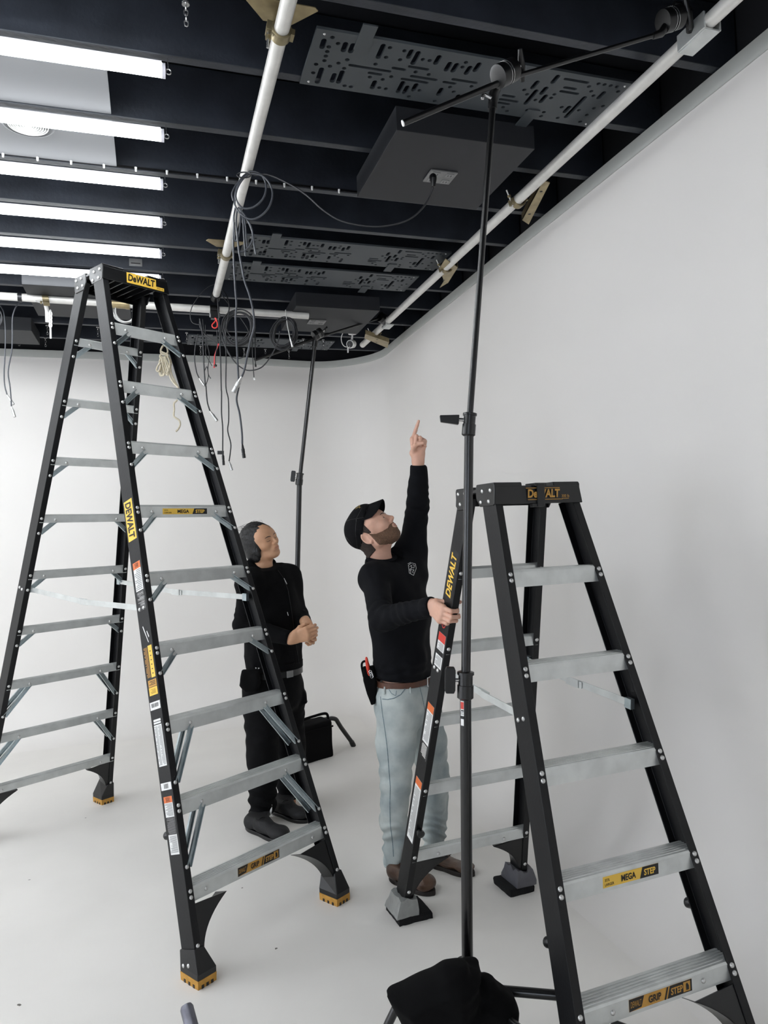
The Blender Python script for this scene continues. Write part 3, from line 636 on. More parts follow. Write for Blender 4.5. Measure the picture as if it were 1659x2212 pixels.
# ------------------------------------------------------------------ rounded solids: smooth-blended primitives meshed on a grid
RS = 1.0     # width factor of the solids below
def smin(a, b, k):
    if k <= 0: return np.minimum(a, b)
    h = np.clip(0.5+0.5*(b-a)/k, 0, 1); return b*(1-h)+a*h-k*h*(1-h)
def unit(v): v = np.array(v, float); return v/(np.linalg.norm(v)+1e-12)
def cone(a, b, r1, r2, k=0.02, op='+'):
    a, b = np.array(a, float), np.array(b, float); ba = b-a; L2 = ba@ba+1e-12; r1, r2 = r1*RS, r2*RS; R_ = max(r1, r2)
    def f(P):
        pa = P-a; t = np.clip(pa@ba/L2, 0, 1); return np.sqrt(((pa-t[..., None]*ba)**2).sum(-1))-(r1+(r2-r1)*t)
    return (f, np.minimum(a, b)-R_, np.maximum(a, b)+R_, k, op)
def ecap(a, b, A, B, udir, k=0.03, op='+'):
    """elliptical tapered capsule: A, B = (half width along udir, half depth) at both ends"""
    a, b = np.array(a, float), np.array(b, float); w = b-a; L = np.linalg.norm(w); w = w/L; A, B = tuple(q*RS for q in A), tuple(q*RS for q in B)
    u = np.array(udir, float); u = unit(u-(u@w)*w); v_ = np.cross(w, u); R_ = max(A+B)
    def f(P):
        pa = P-a; s = pa@w; t = np.clip(s/L, 0, 1); ru = A[0]+(B[0]-A[0])*t; rv = A[1]+(B[1]-A[1])*t
        ov = s-t*L; m = np.minimum(ru, rv); return (np.sqrt(((pa@u)/ru)**2+((pa@v_)/rv)**2+(ov/m)**2)-1)*m
    return (f, np.minimum(a, b)-R_, np.maximum(a, b)+R_, k, op)
def ell(c, r, R=None, k=0.02, op='+'):
    c, r = np.array(c, float), np.array(r, float); Rm = np.eye(3) if R is None else np.array(R, float)   # rows = axes
    def f(P):
        q = (P-c)@Rm.T; k0 = np.sqrt(((q/r)**2).sum(-1)); k1 = np.sqrt(((q/r**2)**2).sum(-1))+1e-9; return k0*(k0-1)/k1
    m = r.max(); return (f, c-m, c+m, k, op)
def rbox(c, r, R=None, rad=0.01, k=0.01, op='+'):
    c, r = np.array(c, float), np.array(r, float); Rm = np.eye(3) if R is None else np.array(R, float)
    def f(P):
        q = np.abs((P-c)@Rm.T)-(r-rad); return np.sqrt((np.maximum(q, 0)**2).sum(-1))+np.minimum(q.max(-1), 0)-rad
    m = np.linalg.norm(r); return (f, c-m, c+m, k, op)
def half(p, n, op='cut'):    # removes the side n points to
    p, n = np.array(p, float), unit(n)
    return (lambda P: (P-p)@n, None, None, 0.0, op)
def slab(poly, o, e1, e2, thick, rad=0.01, k=0.02, op='+', bulge=0.0):
    o, e1, e2 = np.array(o, float), unit(e1), unit(e2); n = np.cross(e1, e2); Q = np.array(poly, float)
    pts = [o+a*e1+b*e2 for a, b in poly]; m = thick+rad+bulge+0.01
    def f(P):
        x, y, z = (P-o)@e1, (P-o)@e2, (P-o)@n; d = np.full(x.shape, 1e9); ins = np.zeros(x.shape, bool)
        for i in range(len(Q)):
            a, b = Q[i], Q[(i+1) % len(Q)]; ex, ey = b-a; wx, wy = x-a[0], y-a[1]
            t = np.clip((wx*ex+wy*ey)/(ex*ex+ey*ey), 0, 1); d = np.minimum(d, (wx-ex*t)**2+(wy-ey*t)**2)
            c = (y >= a[1]) != (y >= b[1]); xi = a[0]+(y-a[1])/(b[1]-a[1]+1e-12)*(b[0]-a[0]); ins ^= c & (x < xi)
        d = np.sqrt(d)*np.where(ins, -1, 1)
        th = thick+bulge*np.clip(-d/0.05, 0, 1)
        q0, q1 = d+rad, np.abs(z)-th+rad
        return np.sqrt(np.maximum(q0, 0)**2+np.maximum(q1, 0)**2)+np.minimum(np.maximum(q0, q1), 0)-rad
    return (f, np.min(pts, 0)-m, np.max(pts, 0)+m, k, op)
def wrinkle(P, amp, freq, seed, dirs=None):
    r = np.random.RandomState(seed); o = np.zeros(P.shape[:-1])
    for i in range(7):
        d = r.normal(size=3); d /= np.linalg.norm(d)
        if dirs is not None: d = unit(d+1.6*np.array(dirs)*(1 if r.rand() < 0.5 else -1))
        w = P@d*freq*(0.6+0.9*r.rand())+r.rand()*6.28; q = r.normal(size=3); q /= np.linalg.norm(q)
        o += np.sin(w+1.3*np.sin(P@q*freq*0.6+r.rand()*6))
    return amp*o/3.0
def solid(prims, h, disp=None, post=None):
    los = [p[1] for p in prims if p[1] is not None and p[4] == '+']; his = [p[2] for p in prims if p[2] is not None and p[4] == '+']
    lo = np.min(los, 0)-4*h-0.006; hi = np.max(his, 0)+4*h+0.006
    n = np.ceil((hi-lo)/h).astype(int)+1
    ax = [lo[i]+h*np.arange(n[i]) for i in range(3)]
    F = np.full(n, 0.08, np.float32)
    for (f, l, u, k, op) in prims:
        if l is None: i0, i1 = np.zeros(3, int), n
        else:
            m = k+3*h+0.004; i0 = np.clip(np.floor((l-m-lo)/h).astype(int), 0, n); i1 = np.clip(np.ceil((u+m-lo)/h).astype(int)+1, 0, n)
        if (i1 <= i0).any(): continue
        sl = tuple(slice(a, b) for a, b in zip(i0, i1))
        P = np.stack(np.meshgrid(*[ax[i][sl[i]] for i in range(3)], indexing='ij'), -1)
        d = f(P)
        if op == '+': F[sl] = smin(F[sl], d, k)
        elif op == '-': F[sl] = -smin(-F[sl], d, k)
        else: F[sl] = np.maximum(F[sl], d)
    if disp is not None:
        idx = np.argwhere(np.abs(F) < 0.03); P = lo+h*idx; F[tuple(idx.T)] += disp(P)
    for ff in (post or []):
        P = np.stack(np.meshgrid(*ax, indexing='ij'), -1); F = np.maximum(F, ff(P))
    S = F < 0
    V = np.zeros(tuple(n-1)+(3,), np.float32); C = np.zeros(tuple(n-1), np.float32)
    off = [(i, j, k) for i in (0, 1) for j in (0, 1) for k in (0, 1)]
    def g(A, o): return A[o[0]:n[0]-1+o[0], o[1]:n[1]-1+o[1], o[2]:n[2]-1+o[2]]
    for a in off:
        for axn in range(3):
            if a[axn]: continue
            b = list(a); b[axn] = 1; Sa, Sb = g(S, a), g(S, b); m = Sa != Sb
            if not m.any(): continue
            fa, fb = g(F, a)[m], g(F, b)[m]; t = fa/(fa-fb)
            for d in range(3): V[..., d][m] += a[d]+(t if d == axn else 0)
            C[m] += 1
    act = C > 0; ids = np.full(C.shape, -1, np.int64); ids[act] = np.arange(act.sum())
    cells = np.argwhere(act); verts = lo+h*(cells+V[act]/C[act][:, None])
    faces = []
    for axn in range(3):
        o = [0, 0, 0]; o[axn] = 1; A = S[:n[0]-o[0], :n[1]-o[1], :n[2]-o[2]]; B = S[o[0]:, o[1]:, o[2]:]
        e = np.argwhere(A != B); b_, c_ = (axn+1) % 3, (axn+2) % 3
        e = e[(e[:, b_] > 0) & (e[:, c_] > 0) & (e[:, b_] < n[b_]-1) & (e[:, c_] < n[c_]-1)]
        if not len(e): continue
        q = []
        for (db, dc) in ((-1, -1), (0, -1), (0, 0), (-1, 0)):
            i = e.copy(); i[:, b_] += db; i[:, c_] += dc; q.append(ids[i[:, 0], i[:, 1], i[:, 2]])
        q = np.stack(q, 1); fl = A[e[:, 0], e[:, 1], e[:, 2]]; q[~fl] = q[~fl][:, ::-1]
        faces.append(q)
    return verts, np.concatenate(faces)
def smooth_verts(v, f, it=2, lam=0.5):
    for _ in range(it):
        s = np.zeros_like(v); c = np.zeros(len(v))
        for i in range(4):
            a, b = f[:, i], f[:, (i+1) % 4]
            np.add.at(s, a, v[b]); np.add.at(c, a, 1); np.add.at(s, b, v[a]); np.add.at(c, b, 1)
        v = v+lam*(s/np.maximum(c, 1)[:, None]-v)
    return v
def solid_obj(name, parts, mats, parent=None, it=2, pick=None):
    """parts: list of (verts, faces); mats: one material, or pick(verts) -> material index per vertex"""
    vs, fs, o = [], [], 0
    for v, f in parts: v = smooth_verts(v, f, it); vs.append(v); fs.append(f+o); o += len(v)
    v = np.concatenate(vs); f = np.concatenate(fs)
    me = bpy.data.meshes.new(name); loc = np.array(parent['origin']) if parent is not None and 'origin' in parent.keys() else np.zeros(3)
    me.from_pydata((v-loc).tolist(), [], f.tolist())
    for m in (mats if isinstance(mats, (list, tuple)) else [mats]): me.materials.append(m)
    if pick is not None:
        c = v[f].mean(1); me.polygons.foreach_set('material_index', np.asarray(pick(c), np.int32))
    me.shade_smooth(); ob = bpy.data.objects.new(name, me); COL.objects.link(ob)
    if parent is not None: ob.parent = parent
    return ob

# ------------------------------------------------------------------ grid pipes, clamps, ceiling panels
def spline(pts, n=8):
    pts = [np.array(p, float) for p in pts]; P = [2*pts[0]-pts[1]]+pts+[2*pts[-1]-pts[-2]]; out = []
    for i in range(1, len(P)-2):
        for t in np.linspace(0, 1, n, endpoint=False):
            a, b, c, d = P[i-1], P[i], P[i+1], P[i+2]
            out.append(0.5*((2*b)+(c-a)*t+(2*a-5*b+4*c-d)*t*t+(3*b-a-3*c+d)*t**3))
    return out+[pts[-1]]
PZ = 3.21; PR = 0.0242
def pipe(a, b, label, name='grid_pipe', r=PR, m=None):
    mb = MB(); a, b = np.array(a, float), np.array(b, float); ax = unit(b-a)
    u = unit(np.cross(ax, [0, 0, 1])); w = np.cross(ax, u)
    ring = lambda p, q: [p+q*(math.cos(t)*u+math.sin(t)*w) for t in np.linspace(0, 2*math.pi, 24, endpoint=False)]
    mb.loft([ring(a+0.03*ax, r-0.004), ring(a, r-0.004), ring(a, r), ring(b, r), ring(b, r-0.004), ring(b-0.03*ax, r-0.004)], m or M_PIPE)
    return single(mb, name, label, 'pipe', a, 'silver grid pipes')
MX, RX = 0.424, 1.745
pipe((MX, -1.6, PZ), (MX, 4.90, PZ), 'silver grid pipe running from the top edge down to the hanging cable coils')
pipe((RX, -1.6, PZ), tuple(at(783, 745, z=PZ)), 'long silver grid pipe running beside the right wall, close to the ceiling')
CA, CB = np.array([-3.0, 4.857, 3.155]), at(666, 682, z=3.155)
pipe(CA, CB, 'silver grid pipe crossing behind the tall ladder just above the back wall')
def ring_clamp(root, c, axis, side, bolt, R_=PR):
    """hinged ring round a pipe, with its bolt, nut and threaded end"""
    axis = unit(axis); side = unit(side); up = np.cross(side, axis); c = np.array(c)
    mb = MB(); hw = 0.019
    rings = []
    for t in np.linspace(0, 2*math.pi, 28):
        d = math.cos(t)*side+math.sin(t)*up
        rings.append([c+d*(R_+0.0005)-hw*axis, c+d*(R_+0.0085)-hw*axis, c+d*(R_+0.0085)+hw*axis, c+d*(R_+0.0005)+hw*axis])
    mb.loft(rings, M_BRASS, caps=False); mb.box(c+side*(R_+0.012)+0.0*up, (0.022, 0.036, 0.030), M_BRASS, (side, axis, up)); mb.box(c-side*(R_+0.010), (0.016, 0.036, 0.020), M_BRASS, (side, axis, up))
    mb.build('ring', root, smooth=30, bevel=0.001)
    b = unit(bolt); p = c+side*(R_+0.016)
    mb = MB(); mb.tube([p-0.02*b, p+0.062*b], 0.005, M_CHROME, 10); mb.build('bolt', root)
    mb = MB(); mb.tube([p+0.024*b, p+0.036*b], 0.0095, M_BRASS, 6); mb.build('nut', root, smooth=20)
def plate_clamp(u, v, x, label):
    y = at(u, v, x=x)[1]; c = np.array([x, y, PZ])
    root = thing('pipe_clamp', label, 'clamp', c, 'plate clamps on the grid pipes')
    mb = MB(); Z = JB-0.006
    mb.prism([(-0.10, -0.042), (0.10, -0.042), (0.112, -0.03), (0.04, 0.055), (-0.05, 0.055), (-0.112, -0.02)], (x, y-0.02, Z), (1, 0, 0), (0, 1, 0), (0, 0, 1), 0.004, M_ZINC)
    mb.build('plate', root, smooth=0, bevel=0.0008)
    ring_clamp(root, c, (0, 1, 0), (-1, 0, 0.15), (-0.05, 0.05, -1))
plate_clamp(606, 45, MX, 'zinc plated clamp holding the middle pipe at the top edge of the photo')
plate_clamp(487, 503, MX, 'zinc plated clamp holding the middle pipe just beyond the cable coil')
def wall_bracket(poly, fl, label, c0, z):
    c = np.array([RX, at(*c0, x=RX)[1], PZ]); root = thing('pipe_bracket', label, 'bracket', c, 'plate brackets on the right pipe')
    P = [at(u, v, z=z) for u, v in poly]; mb = MB(); n = len(P)
    mb.add([p for p in P]+[p+np.array([0, 0, 0.005]) for p in P], [tuple(range(n)), tuple(range(2*n-1, n-1, -1))]+[(i, (i+1) % n, n+(i+1) % n, n+i) for i in range(n)], M_ZINC)
    mb.build('plate', root, smooth=0)
    Q = [np.array(P[i]) for i in fl]; mb = MB(); up = np.array([0, 0, 0.035])
    d = unit(np.cross(Q[1]-Q[0], [0, 0, 1]))*0.004
    mb.hexa([Q[0], Q[1], Q[1]+d, Q[0]+d, Q[0]+up, Q[1]+up, Q[1]+d+up, Q[0]+d+up], M_ZINC); mb.build('flange', root, smooth=0)
    cc = sum(P)/n
    for k in (0.22, 0.78):
        a, b = (P[0]+P[1])/2, (P[n//2]+P[(n//2+1) % n])/2; q = a+(b-a)*k; mb = MB()
        mb.prism([(0.007*math.cos(t), 0.007*math.sin(t)) for t in np.linspace(0, 6.283, 14, endpoint=False)], q-np.array([0, 0, 0.0008]), (1, 0, 0), (0, 1, 0), (0, 0, 1), 0.002, M_INK); mb.build('bolt_hole', root, smooth=0)
    ring_clamp(root, c, (0, 1, 0), (-1, 0.0, -0.25), (-0.6, -0.3, 0.9))
wall_bracket([(1172, 390), (1188, 395), (1142, 485), (1127, 475)], (0, 3), 'long zinc plated bracket on the right pipe, nearest the camera', (1120, 428), 3.215)
wall_bracket([(962, 560), (988, 577), (966, 612), (950, 622), (959, 607), (949, 580)], (1, 2), 'square zinc plated bracket half way along the right pipe', (965, 578), 3.195)
wall_bracket([(789, 722), (840, 740), (837, 752), (787, 731)], (0, 1), 'narrow zinc plated bracket across the far end of the right pipe', (812, 716), 3.165)

# slotted grey panels screwed under the joists
SL4 = '250,205,230,250 440,235,425,280 505,245,490,290 775,250,740,340 1030,300,1010,340 1090,315,1050,395 1275,350,1255,395 1370,410,1350,455 1430,420,1410,465 1550,445,1530,485 1630,415,1610,460 220,460,195,565 340,510,325,555 405,485,385,565 700,575,685,615 950,580,920,650 990,620,975,660 1070,600,1055,635 1240,630,1190,735 1295,640,1280,675 1335,685,1300,750 1450,700,1420,745 400,315,485,327 495,415,825,478 665,487,745,503 880,443,960,460 1025,430,1165,457 1045,515,1240,552 960,540,1160,577 1260,475,1395,500 1500,515,1630,537 1415,545,1600,577 1335,570,1410,583'
HO4 = '325,170 375,225 292,255 278,297 265,337 252,378 457,370 378,400 302,428 428,447 178,410 152,487 433,603 490,612 710,410 805,348 840,262 930,370 970,290 1135,368 1195,377 1070,480 1187,503 850,522 775,547 660,525 745,620 803,630 1010,700 1105,645 1240,740 1378,615 1412,657 1520,395 1490,435 1570,608'
SL5 = '230,470,140,620 850,525,805,565 660,575,630,615 855,570,800,640 740,630,710,665 650,655,570,755 735,700,705,740 1085,715,930,875 1255,670,1225,705 945,800,920,830 475,805,440,845 925,545,1110,572 920,620,1000,630 885,655,1020,672 1300,680,1370,690 1260,710,1335,722 345,725,480,745 370,690,450,700 330,755,400,768'
HO5 = '1130,610 1150,652 1170,692 1060,677 1215,585 1270,592 1325,602 1380,612 1390,655 820,680 790,712 650,730 520,745 575,680 550,640 360,795 395,830 575,822 885,795 1040,822 1175,805 1255,785 1110,865 1050,925 725,840 700,875 850,890'
PANZ = 3.262; PX0, PY0 = 0.548, 2.258; PWID, PDEP = 1.221, 0.300
def panel_mesh():
    cu = bpy.data.curves.new('slots', 'CURVE'); cu.dimensions = '2D'; cu.fill_mode = 'BOTH'; cu.extrude = 0.005
    def poly(pts):
        s = cu.splines.new('POLY'); s.points.add(len(pts)-1); s.use_cyclic_u = True
        for i, p in enumerate(pts): s.points[i].co = (p[0], p[1], 0, 1)
    poly([(0, 0), (PWID, 0), (PWID, PDEP), (0, PDEP)])
    used = []
    for txt, ox in ((SL4, 640), (HO4, 640), (SL5, 1000), (HO5, 1000)):
        for it in txt.split():
            q = [float(t) for t in it.split(',')]
            P = [at(ox+q[i]/4.1475, 40+q[i+1]/4.1475, z=PANZ)[:2]-np.array([PX0, PY0]) for i in range(0, len(q), 2)]
            if len(P) == 1: a = b = P[0]; r = 0.0082
            else:
                a, b = P
                if abs(b[0]-a[0]) > abs(b[1]-a[1]): b[1] = a[1] = (a[1]+b[1])/2; r = 0.0068
                else: b[0] = a[0] = (a[0]+b[0])/2; r = 0.0095
                d = unit(b-a); b = b+0.004*d; a = a-0.004*d
            lo, hi = np.minimum(a, b)-r, np.maximum(a, b)+r
            if lo[0] < 0.008 or lo[1] < 0.008 or hi[0] > PWID-0.008 or hi[1] > PDEP-0.008: continue
            if any((lo < u+0.003).all() and (hi > l-0.003).all() for l, u in used): continue
            used.append((lo, hi)); d = unit(b-a) if len(P) == 2 else np.array([1.0, 0]); n = np.array([-d[1], d[0]])
            poly([b+r*(math.sin(t)*d+math.cos(t)*n) for t in np.linspace(0, math.pi, 7)]+[a-r*(math.sin(t)*d+math.cos(t)*n) for t in np.linspace(0, math.pi, 7)])
    o = bpy.data.objects.new('slots', cu); COL.objects.link(o); me = bpy.data.meshes.new_from_object(o)
    bpy.data.objects.remove(o); bpy.data.curves.remove(cu); me.materials.clear(); me.materials.append(M_PERF); me.name = 'panel'
    return me
PME = panel_mesh()
for (x, y, lab) in ((PX0, PY0, 'grey slotted ceiling panel nearest the camera, above the boom arm'), (0.515, 3.95, 'grey slotted ceiling panel just beyond the ceiling box, second from the camera'),
                    (0.463, 4.37, 'grey slotted ceiling panel right in front of the cross pipe, third from the camera'), (0.30, 6.02, 'grey slotted ceiling panel farthest back, above the back wall')):
    r = thing('slotted_panel', lab, 'ceiling panel', (x, y, PANZ), 'slotted ceiling panels')
    o = bpy.data.objects.new('panel', PME); COL.objects.link(o); o.parent = r; o.location = (0, 0, 0.005)
    for (a, b) in ((0.03, 0.02), (0.03, PDEP-0.02), (PWID-0.03, 0.02), (PWID-0.03, PDEP-0.02)):
        mb = MB(); mb.tube([(x+a, y+b, PANZ), (x+a, y+b, PANZ-0.003)], [0.005, 0.003], M_CHROME, 8); mb.build('screw', r)
    for (a, b) in ((0.165, -0.06), (0.93, PDEP-0.06)):
        mb = MB(); mb.box((x+a, y+b+0.06, PANZ-0.0025), (0.05, 0.125, 0.005), M_PERF); mb.build('mounting_tab', r, smooth=0)

def ceil_box(x0, x1, y0, y1, z, label):
    r = thing('ceiling_box', label, 'ceiling box', ((x0+x1)/2, (y0+y1)/2, z), 'dark ceiling boxes')
    mb = MB(); mb.box(((x0+x1)/2, (y0+y1)/2, (z+JB)/2), (x1-x0, y1-y0, JB-z), M_BOX); mb.build('body', r, smooth=0, bevel=0.002); return r
def outlet(r, x, y, z):
    mb = MB(); mb.box((x, y, z-0.004), (0.125, 0.105, 0.008), M_PLATE); p = sub(mb.build('outlet_plate', r, smooth=0, bevel=0.002))
    for dx in (-0.032, 0.032):
        for dy in (-0.028, 0.028):
            mb = MB(); mb.box((x+dx, y+dy, z-0.009), (0.034, 0.028, 0.004), M_GREYINK); mb.box((x+dx-0.007, y+dy, z-0.0112), (0.003, 0.010, 0.001), M_INK); mb.box((x+dx+0.007, y+dy, z-0.0112), (0.003, 0.012, 0.001), M_INK); mb.build('socket', p, smooth=0)
BXZ = 3.17
bx1 = ceil_box(0.937, 1.54, 2.611, 3.19, BXZ, 'dark grey square ceiling box holding a power outlet with a black plug'); outlet(bx1, 1.24, 2.913, BXZ)
bx2 = ceil_box(0.956, 1.555, 4.83, 5.44, BXZ, 'dark grey ceiling box above the white security camera'); outlet(bx2, 1.17, 5.16, BXZ)
ceil_box(-0.72, -0.12, 4.72, 5.36, BXZ, 'dark grey ceiling box behind the top of the tall ladder')
ceil_box(-1.45, -0.82, 5.75, 6.15, BXZ, 'dark grey ceiling box at the left edge above the hanging cables')
# row of clips along the third lit joist
jr = thing('clip_rail', 'thin rail of small white clips along the third lit joist', 'rail', (0, JY0+2*JDY-0.024, JB+0.006))
mb = MB(); mb.box((-0.3, JY0+2*JDY-0.0215, JB+0.008), (3.6, 0.005, 0.010), M_BLACKM); mb.build('rail', jr)
for i in range(26):
    x = -1.9+i*0.133; mb = MB(); mb.tube([(x, JY0+2*JDY-0.028, JB+0.008), (x, JY0+2*JDY-0.028, JB-0.010)], [0.0055, 0.004], M_WPLAST, 8); mb.build('clip', jr)
# screw hooks with short chains along the far joists
def hook(u, v, z=3.262):
    p = at(u, v, z=z); mb = MB(); mb.tube([p+np.array([0, 0, 0.0]), p-np.array([0, 0, 0.006])], 0.012, M_CHROME, 10)
    q = p.copy()
    for i in range(4):
        t = [q+np.array([0.006*math.cos(a) if i % 2 else 0, 0 if i % 2 else 0.006*math.cos(a), -0.013+0.010*math.sin(a)]) for a in np.linspace(0, 6.283, 10)]
        mb.tube(t, 0.002, M_CHROME, 5); q = q-np.array([0, 0, 0.017])
    return p, mb
HL = [(36, 697, 'chain hook nearest the left edge'), (41, 727, 'chain hook nearest the left edge on the last joist'), (102, 702, 'chain hook behind the hanging clamp'), (98, 729, 'chain hook just below the hanging clamp'), (211, 706, 'chain hook left of the tall ladder front rail'),
      (403, 718, 'chain hook right of the tall ladder'), (433, 747, 'chain hook under the tangled cables'), (527, 752, 'chain hook left of the long cable loop'), (573, 754, 'chain hook below the round cable coil'), (624, 757, 'chain hook below the tall narrow cable coil'), (655, 731, 'chain hook left of the far boom arm joint'), (698, 733, 'chain hook right of the far boom arm joint')]
for u, v, lab in HL:
    p, mb = hook(u, v); single(mb, 'chain_hook', 'small bright '+lab, 'hook', p, 'chain hooks on the far joists')
p, mb = hook(401, 6); single(mb, 'chain_hook', 'small bright chain hook at the top edge of the photo', 'hook', p, 'chain hooks on the far joists')

# ------------------------------------------------------------------ light stands with boom arms, sandbags
def collar(root, p, ax, side, r, knob, hh, low=True):
    ax = unit(ax); side = unit(side-(np.array(side)@ax)*ax); p = np.array(p)
    mb = MB(); pts = [(-hh, r*1.15), (-hh+0.004, r*1.45), (0, r*1.45), (0.001, r*1.28), (hh*0.75, r*1.28), (hh*0.76, r*1.5), (hh*0.95, r*1.5), (hh, r*1.2)]
    mb.tube([p+ax*a for a, _ in pts], [b for _, b in pts], M_STAND, 20); c = sub(mb.build('collar', root, smooth=30))
    k = p+ax*hh*0.35; mb = MB(); mb.tube([k+side*r, k+side*(r+0.024)], 0.006, M_CHROME, 8)
    e = k+side*(r+0.030); u = unit(np.cross(ax, side))
    if knob == 'tee': mb.prism([(-0.040, -0.012), (-0.030, -0.016), (0.030, -0.016), (0.040, -0.012), (0.040, 0.012), (0.030, 0.016), (-0.030, 0.016), (-0.040, 0.012)], e-0.009*u, ax, side, u, 0.018, M_BLACKM)
    else: mb.prism([(-0.016, -0.012), (0.014, -0.012), (0.008, 0.048), (-0.012, 0.044)], e-0.009*u, ax, side, u, 0.018, M_BLACKM)
    mb.build('knob', root, smooth=0, bevel=0.003)
def grip_head(root, c, ax, arm, R_=0.033):
    ax, arm = unit(ax), unit(arm); mb = MB()
    mb.tube([np.array(c)+ax*t for t in (-0.034, -0.033, -0.004, -0.003, 0.003, 0.004, 0.033, 0.034)], [R_*0.8, R_, R_, R_*0.9, R_*0.9, R_, R_, R_*0.8], M_BLACKM, 26)
    g = sub(mb.build('grip_head', root, smooth=30)); mb = MB()
    for s in (-0.0045, 0.0045): mb.tube([np.array(c)+ax*(s-0.001), np.array(c)+ax*(s+0.001)], R_*1.02, M_CHROME, 26)
    mb.build('rim', root); mb = MB(); u = unit(np.cross(ax, arm)); k = np.array(c)+ax*0.034
    mb.tube([k, k+ax*0.03], 0.008, M_CHROME, 10); mb.tube([k+ax*0.036-u*0.045, k+ax*0.036, k+ax*0.036+u*0.045], [0.007, 0.012, 0.007], M_BLACKM, 10); mb.build('handle', root)
def turtle_leg(root, hub, dirn, total, r, z=0.22, run=0.12):
    d = unit([dirn[0], dirn[1], 0]); h = np.array([hub[0], hub[1], z]); k = total-run; dn = lambda x, zz: np.array([h[0], h[1], zz])+d*x
    pts = [h]+spline([h+d*(k-0.05), h+d*(k-0.02), dn(k+0.012, z-0.012), dn(k+0.03, z-0.04), dn(k+0.05, z-0.075)], 6)+[dn(total, 0.012)]
    mb = MB(); mb.tube(pts, r, M_STAND, 14); l = sub(mb.build('leg', root))
    e = pts[-1]; mb = MB(); mb.tube([e+unit(pts[-2]-e)*0.03, np.array([e[0], e[1], 0.0])], r*1.2, M_PLAST, 12); mb.build('rubber_foot', root)
# near stand
SB0 = at(1010, 2080, d=2.2); base = np.array([0.858, 2.085, 0.0])
pA, pB, pC, pD = at(1009.5, 2060, d=2.2), at(1005.5, 1480, d=2.2), at(1013.5, 917, d=2.22), at(1066, 205, d=2.25)
ns = thing('light_stand', 'black light stand in front, its pole rising past the shorter ladder to the ceiling', 'stand', base, 'black light stands')
ax1 = unit(pB-pA); foot = pA+ax1*((0.10-pA[2])/ax1[2])
mb = MB(); mb.tube([foot, pB], 0.0172, M_STAND, 22); lower = sub(mb.build('lower_tube', ns))
mb = MB(); mb.tube([pB-ax1*0.02, pC], 0.0142, M_STAND, 22); mb.build('middle_tube', ns)
mb = MB(); mb.tube([pC-unit(pD-pC)*0.02, pD], 0.0098, M_STAND, 18); mb.build('upper_tube', ns)
SIDE = -CR
collar(ns, pB, pC-pB, SIDE, 0.0172, 'tee', 0.042); collar(ns, pC, pD-pC, SIDE, 0.0145, 'lever', 0.036)
hub = np.array([foot[0], foot[1], 0])
mb = MB(); mb.tube([(hub[0], hub[1], 0.16), (hub[0], hub[1], 0.30)], 0.027, M_STAND, 20); mb.build('hub', ns)
L1 = at(1205, 2150, z=0.22)-hub; turtle_leg(ns, hub, L1, 0.46, 0.0145)
L2 = at(828, 2218, z=0.13)-hub; turtle_leg(ns, hub, L2, np.linalg.norm(L2[:2])+0.05, 0.0135)
turtle_leg(ns, hub, (0.25, -0.9), 0.45, 0.0135)
st_ = lower; a_ = unit(pA-pB); q = at(1000, 1503, d=2.185)      # red and white stickers on the lower tube
n_ = unit(-CF*0.75-CR*0.66); q = pB+a_*0.045+n_*0.0172
sticker('label_sticker', lower, q, np.cross(a_, n_), a_, n_, [('r', -0.006, 0, 0.006, 0.045, M_WHITE), ('r', -0.0055, 0.003, 0.0055, 0.024, M_RED), ('r', -0.0055, 0.027, 0.004, 0.031, M_INK), ('r', -0.0055, 0.033, 0.0055, 0.035, M_GREYINK), ('r', -0.0055, 0.038, 0.0055, 0.040, M_GREYINK), ('r', -0.0055, 0.046, 0.0055, 0.052, M_INK), ('r', -0.006, 0.054, 0.005, 0.074, M_WHITE)], 'red and white label')
# near boom arm
b0, b1 = at(871, 266, d=2.18), at(1428, 72, d=2.28)
bm_ = thing('boom_arm', 'black boom arm reaching from the nearest stand to the right pipe', 'boom arm', b0, 'black boom arms')
mid = at(1090, 172, d=2.215)
mb = MB(); mb.tube([b0, mid+(b1-b0)*0.05], 0.0095, M_STAND, 18); mb.build('outer_tube', bm_)
mb = MB(); mb.tube([mid, b1], 0.0072, M_STAND, 16); mb.build('inner_tube', bm_)
mb = MB(); d_ = unit(b0-b1); mb.tube([b0-d_*0.001, b0+d_*0.003], [0.0095, 0.009], M_WPLAST, 16); o = mb.build('end_plug', bm_); o['label'] = 'white end plug'
gh = thing('grip_head_joint', 'black grip head joining the nearest pole to its boom arm', 'grip head', at(1082, 158, d=2.22), 'black grip heads')
grip_head(gh, at(1092, 158, d=2.21), unit(CR*0.75+CU*0.55+CF*0.35), b1-b0, 0.034)
mb = MB(); mb.tube([pD-unit(pD-pC)*0.045, pD, at(1078, 172, d=2.24)], [0.014, 0.0155, 0.017], M_STAND, 16); mb.build('socket', gh)
k0 = at(1062, 212, d=2.23); mb = MB(); mb.tube([k0, k0-CR*0.022+CU*0.012], 0.005, M_CHROME, 8); mb.box(k0-CR*0.028+CU*0.014, (0.010, 0.012, 0.034), M_CHROME, (CR, CF, CU)); mb.build('wing_screw', gh, smooth=0, bevel=0.002)
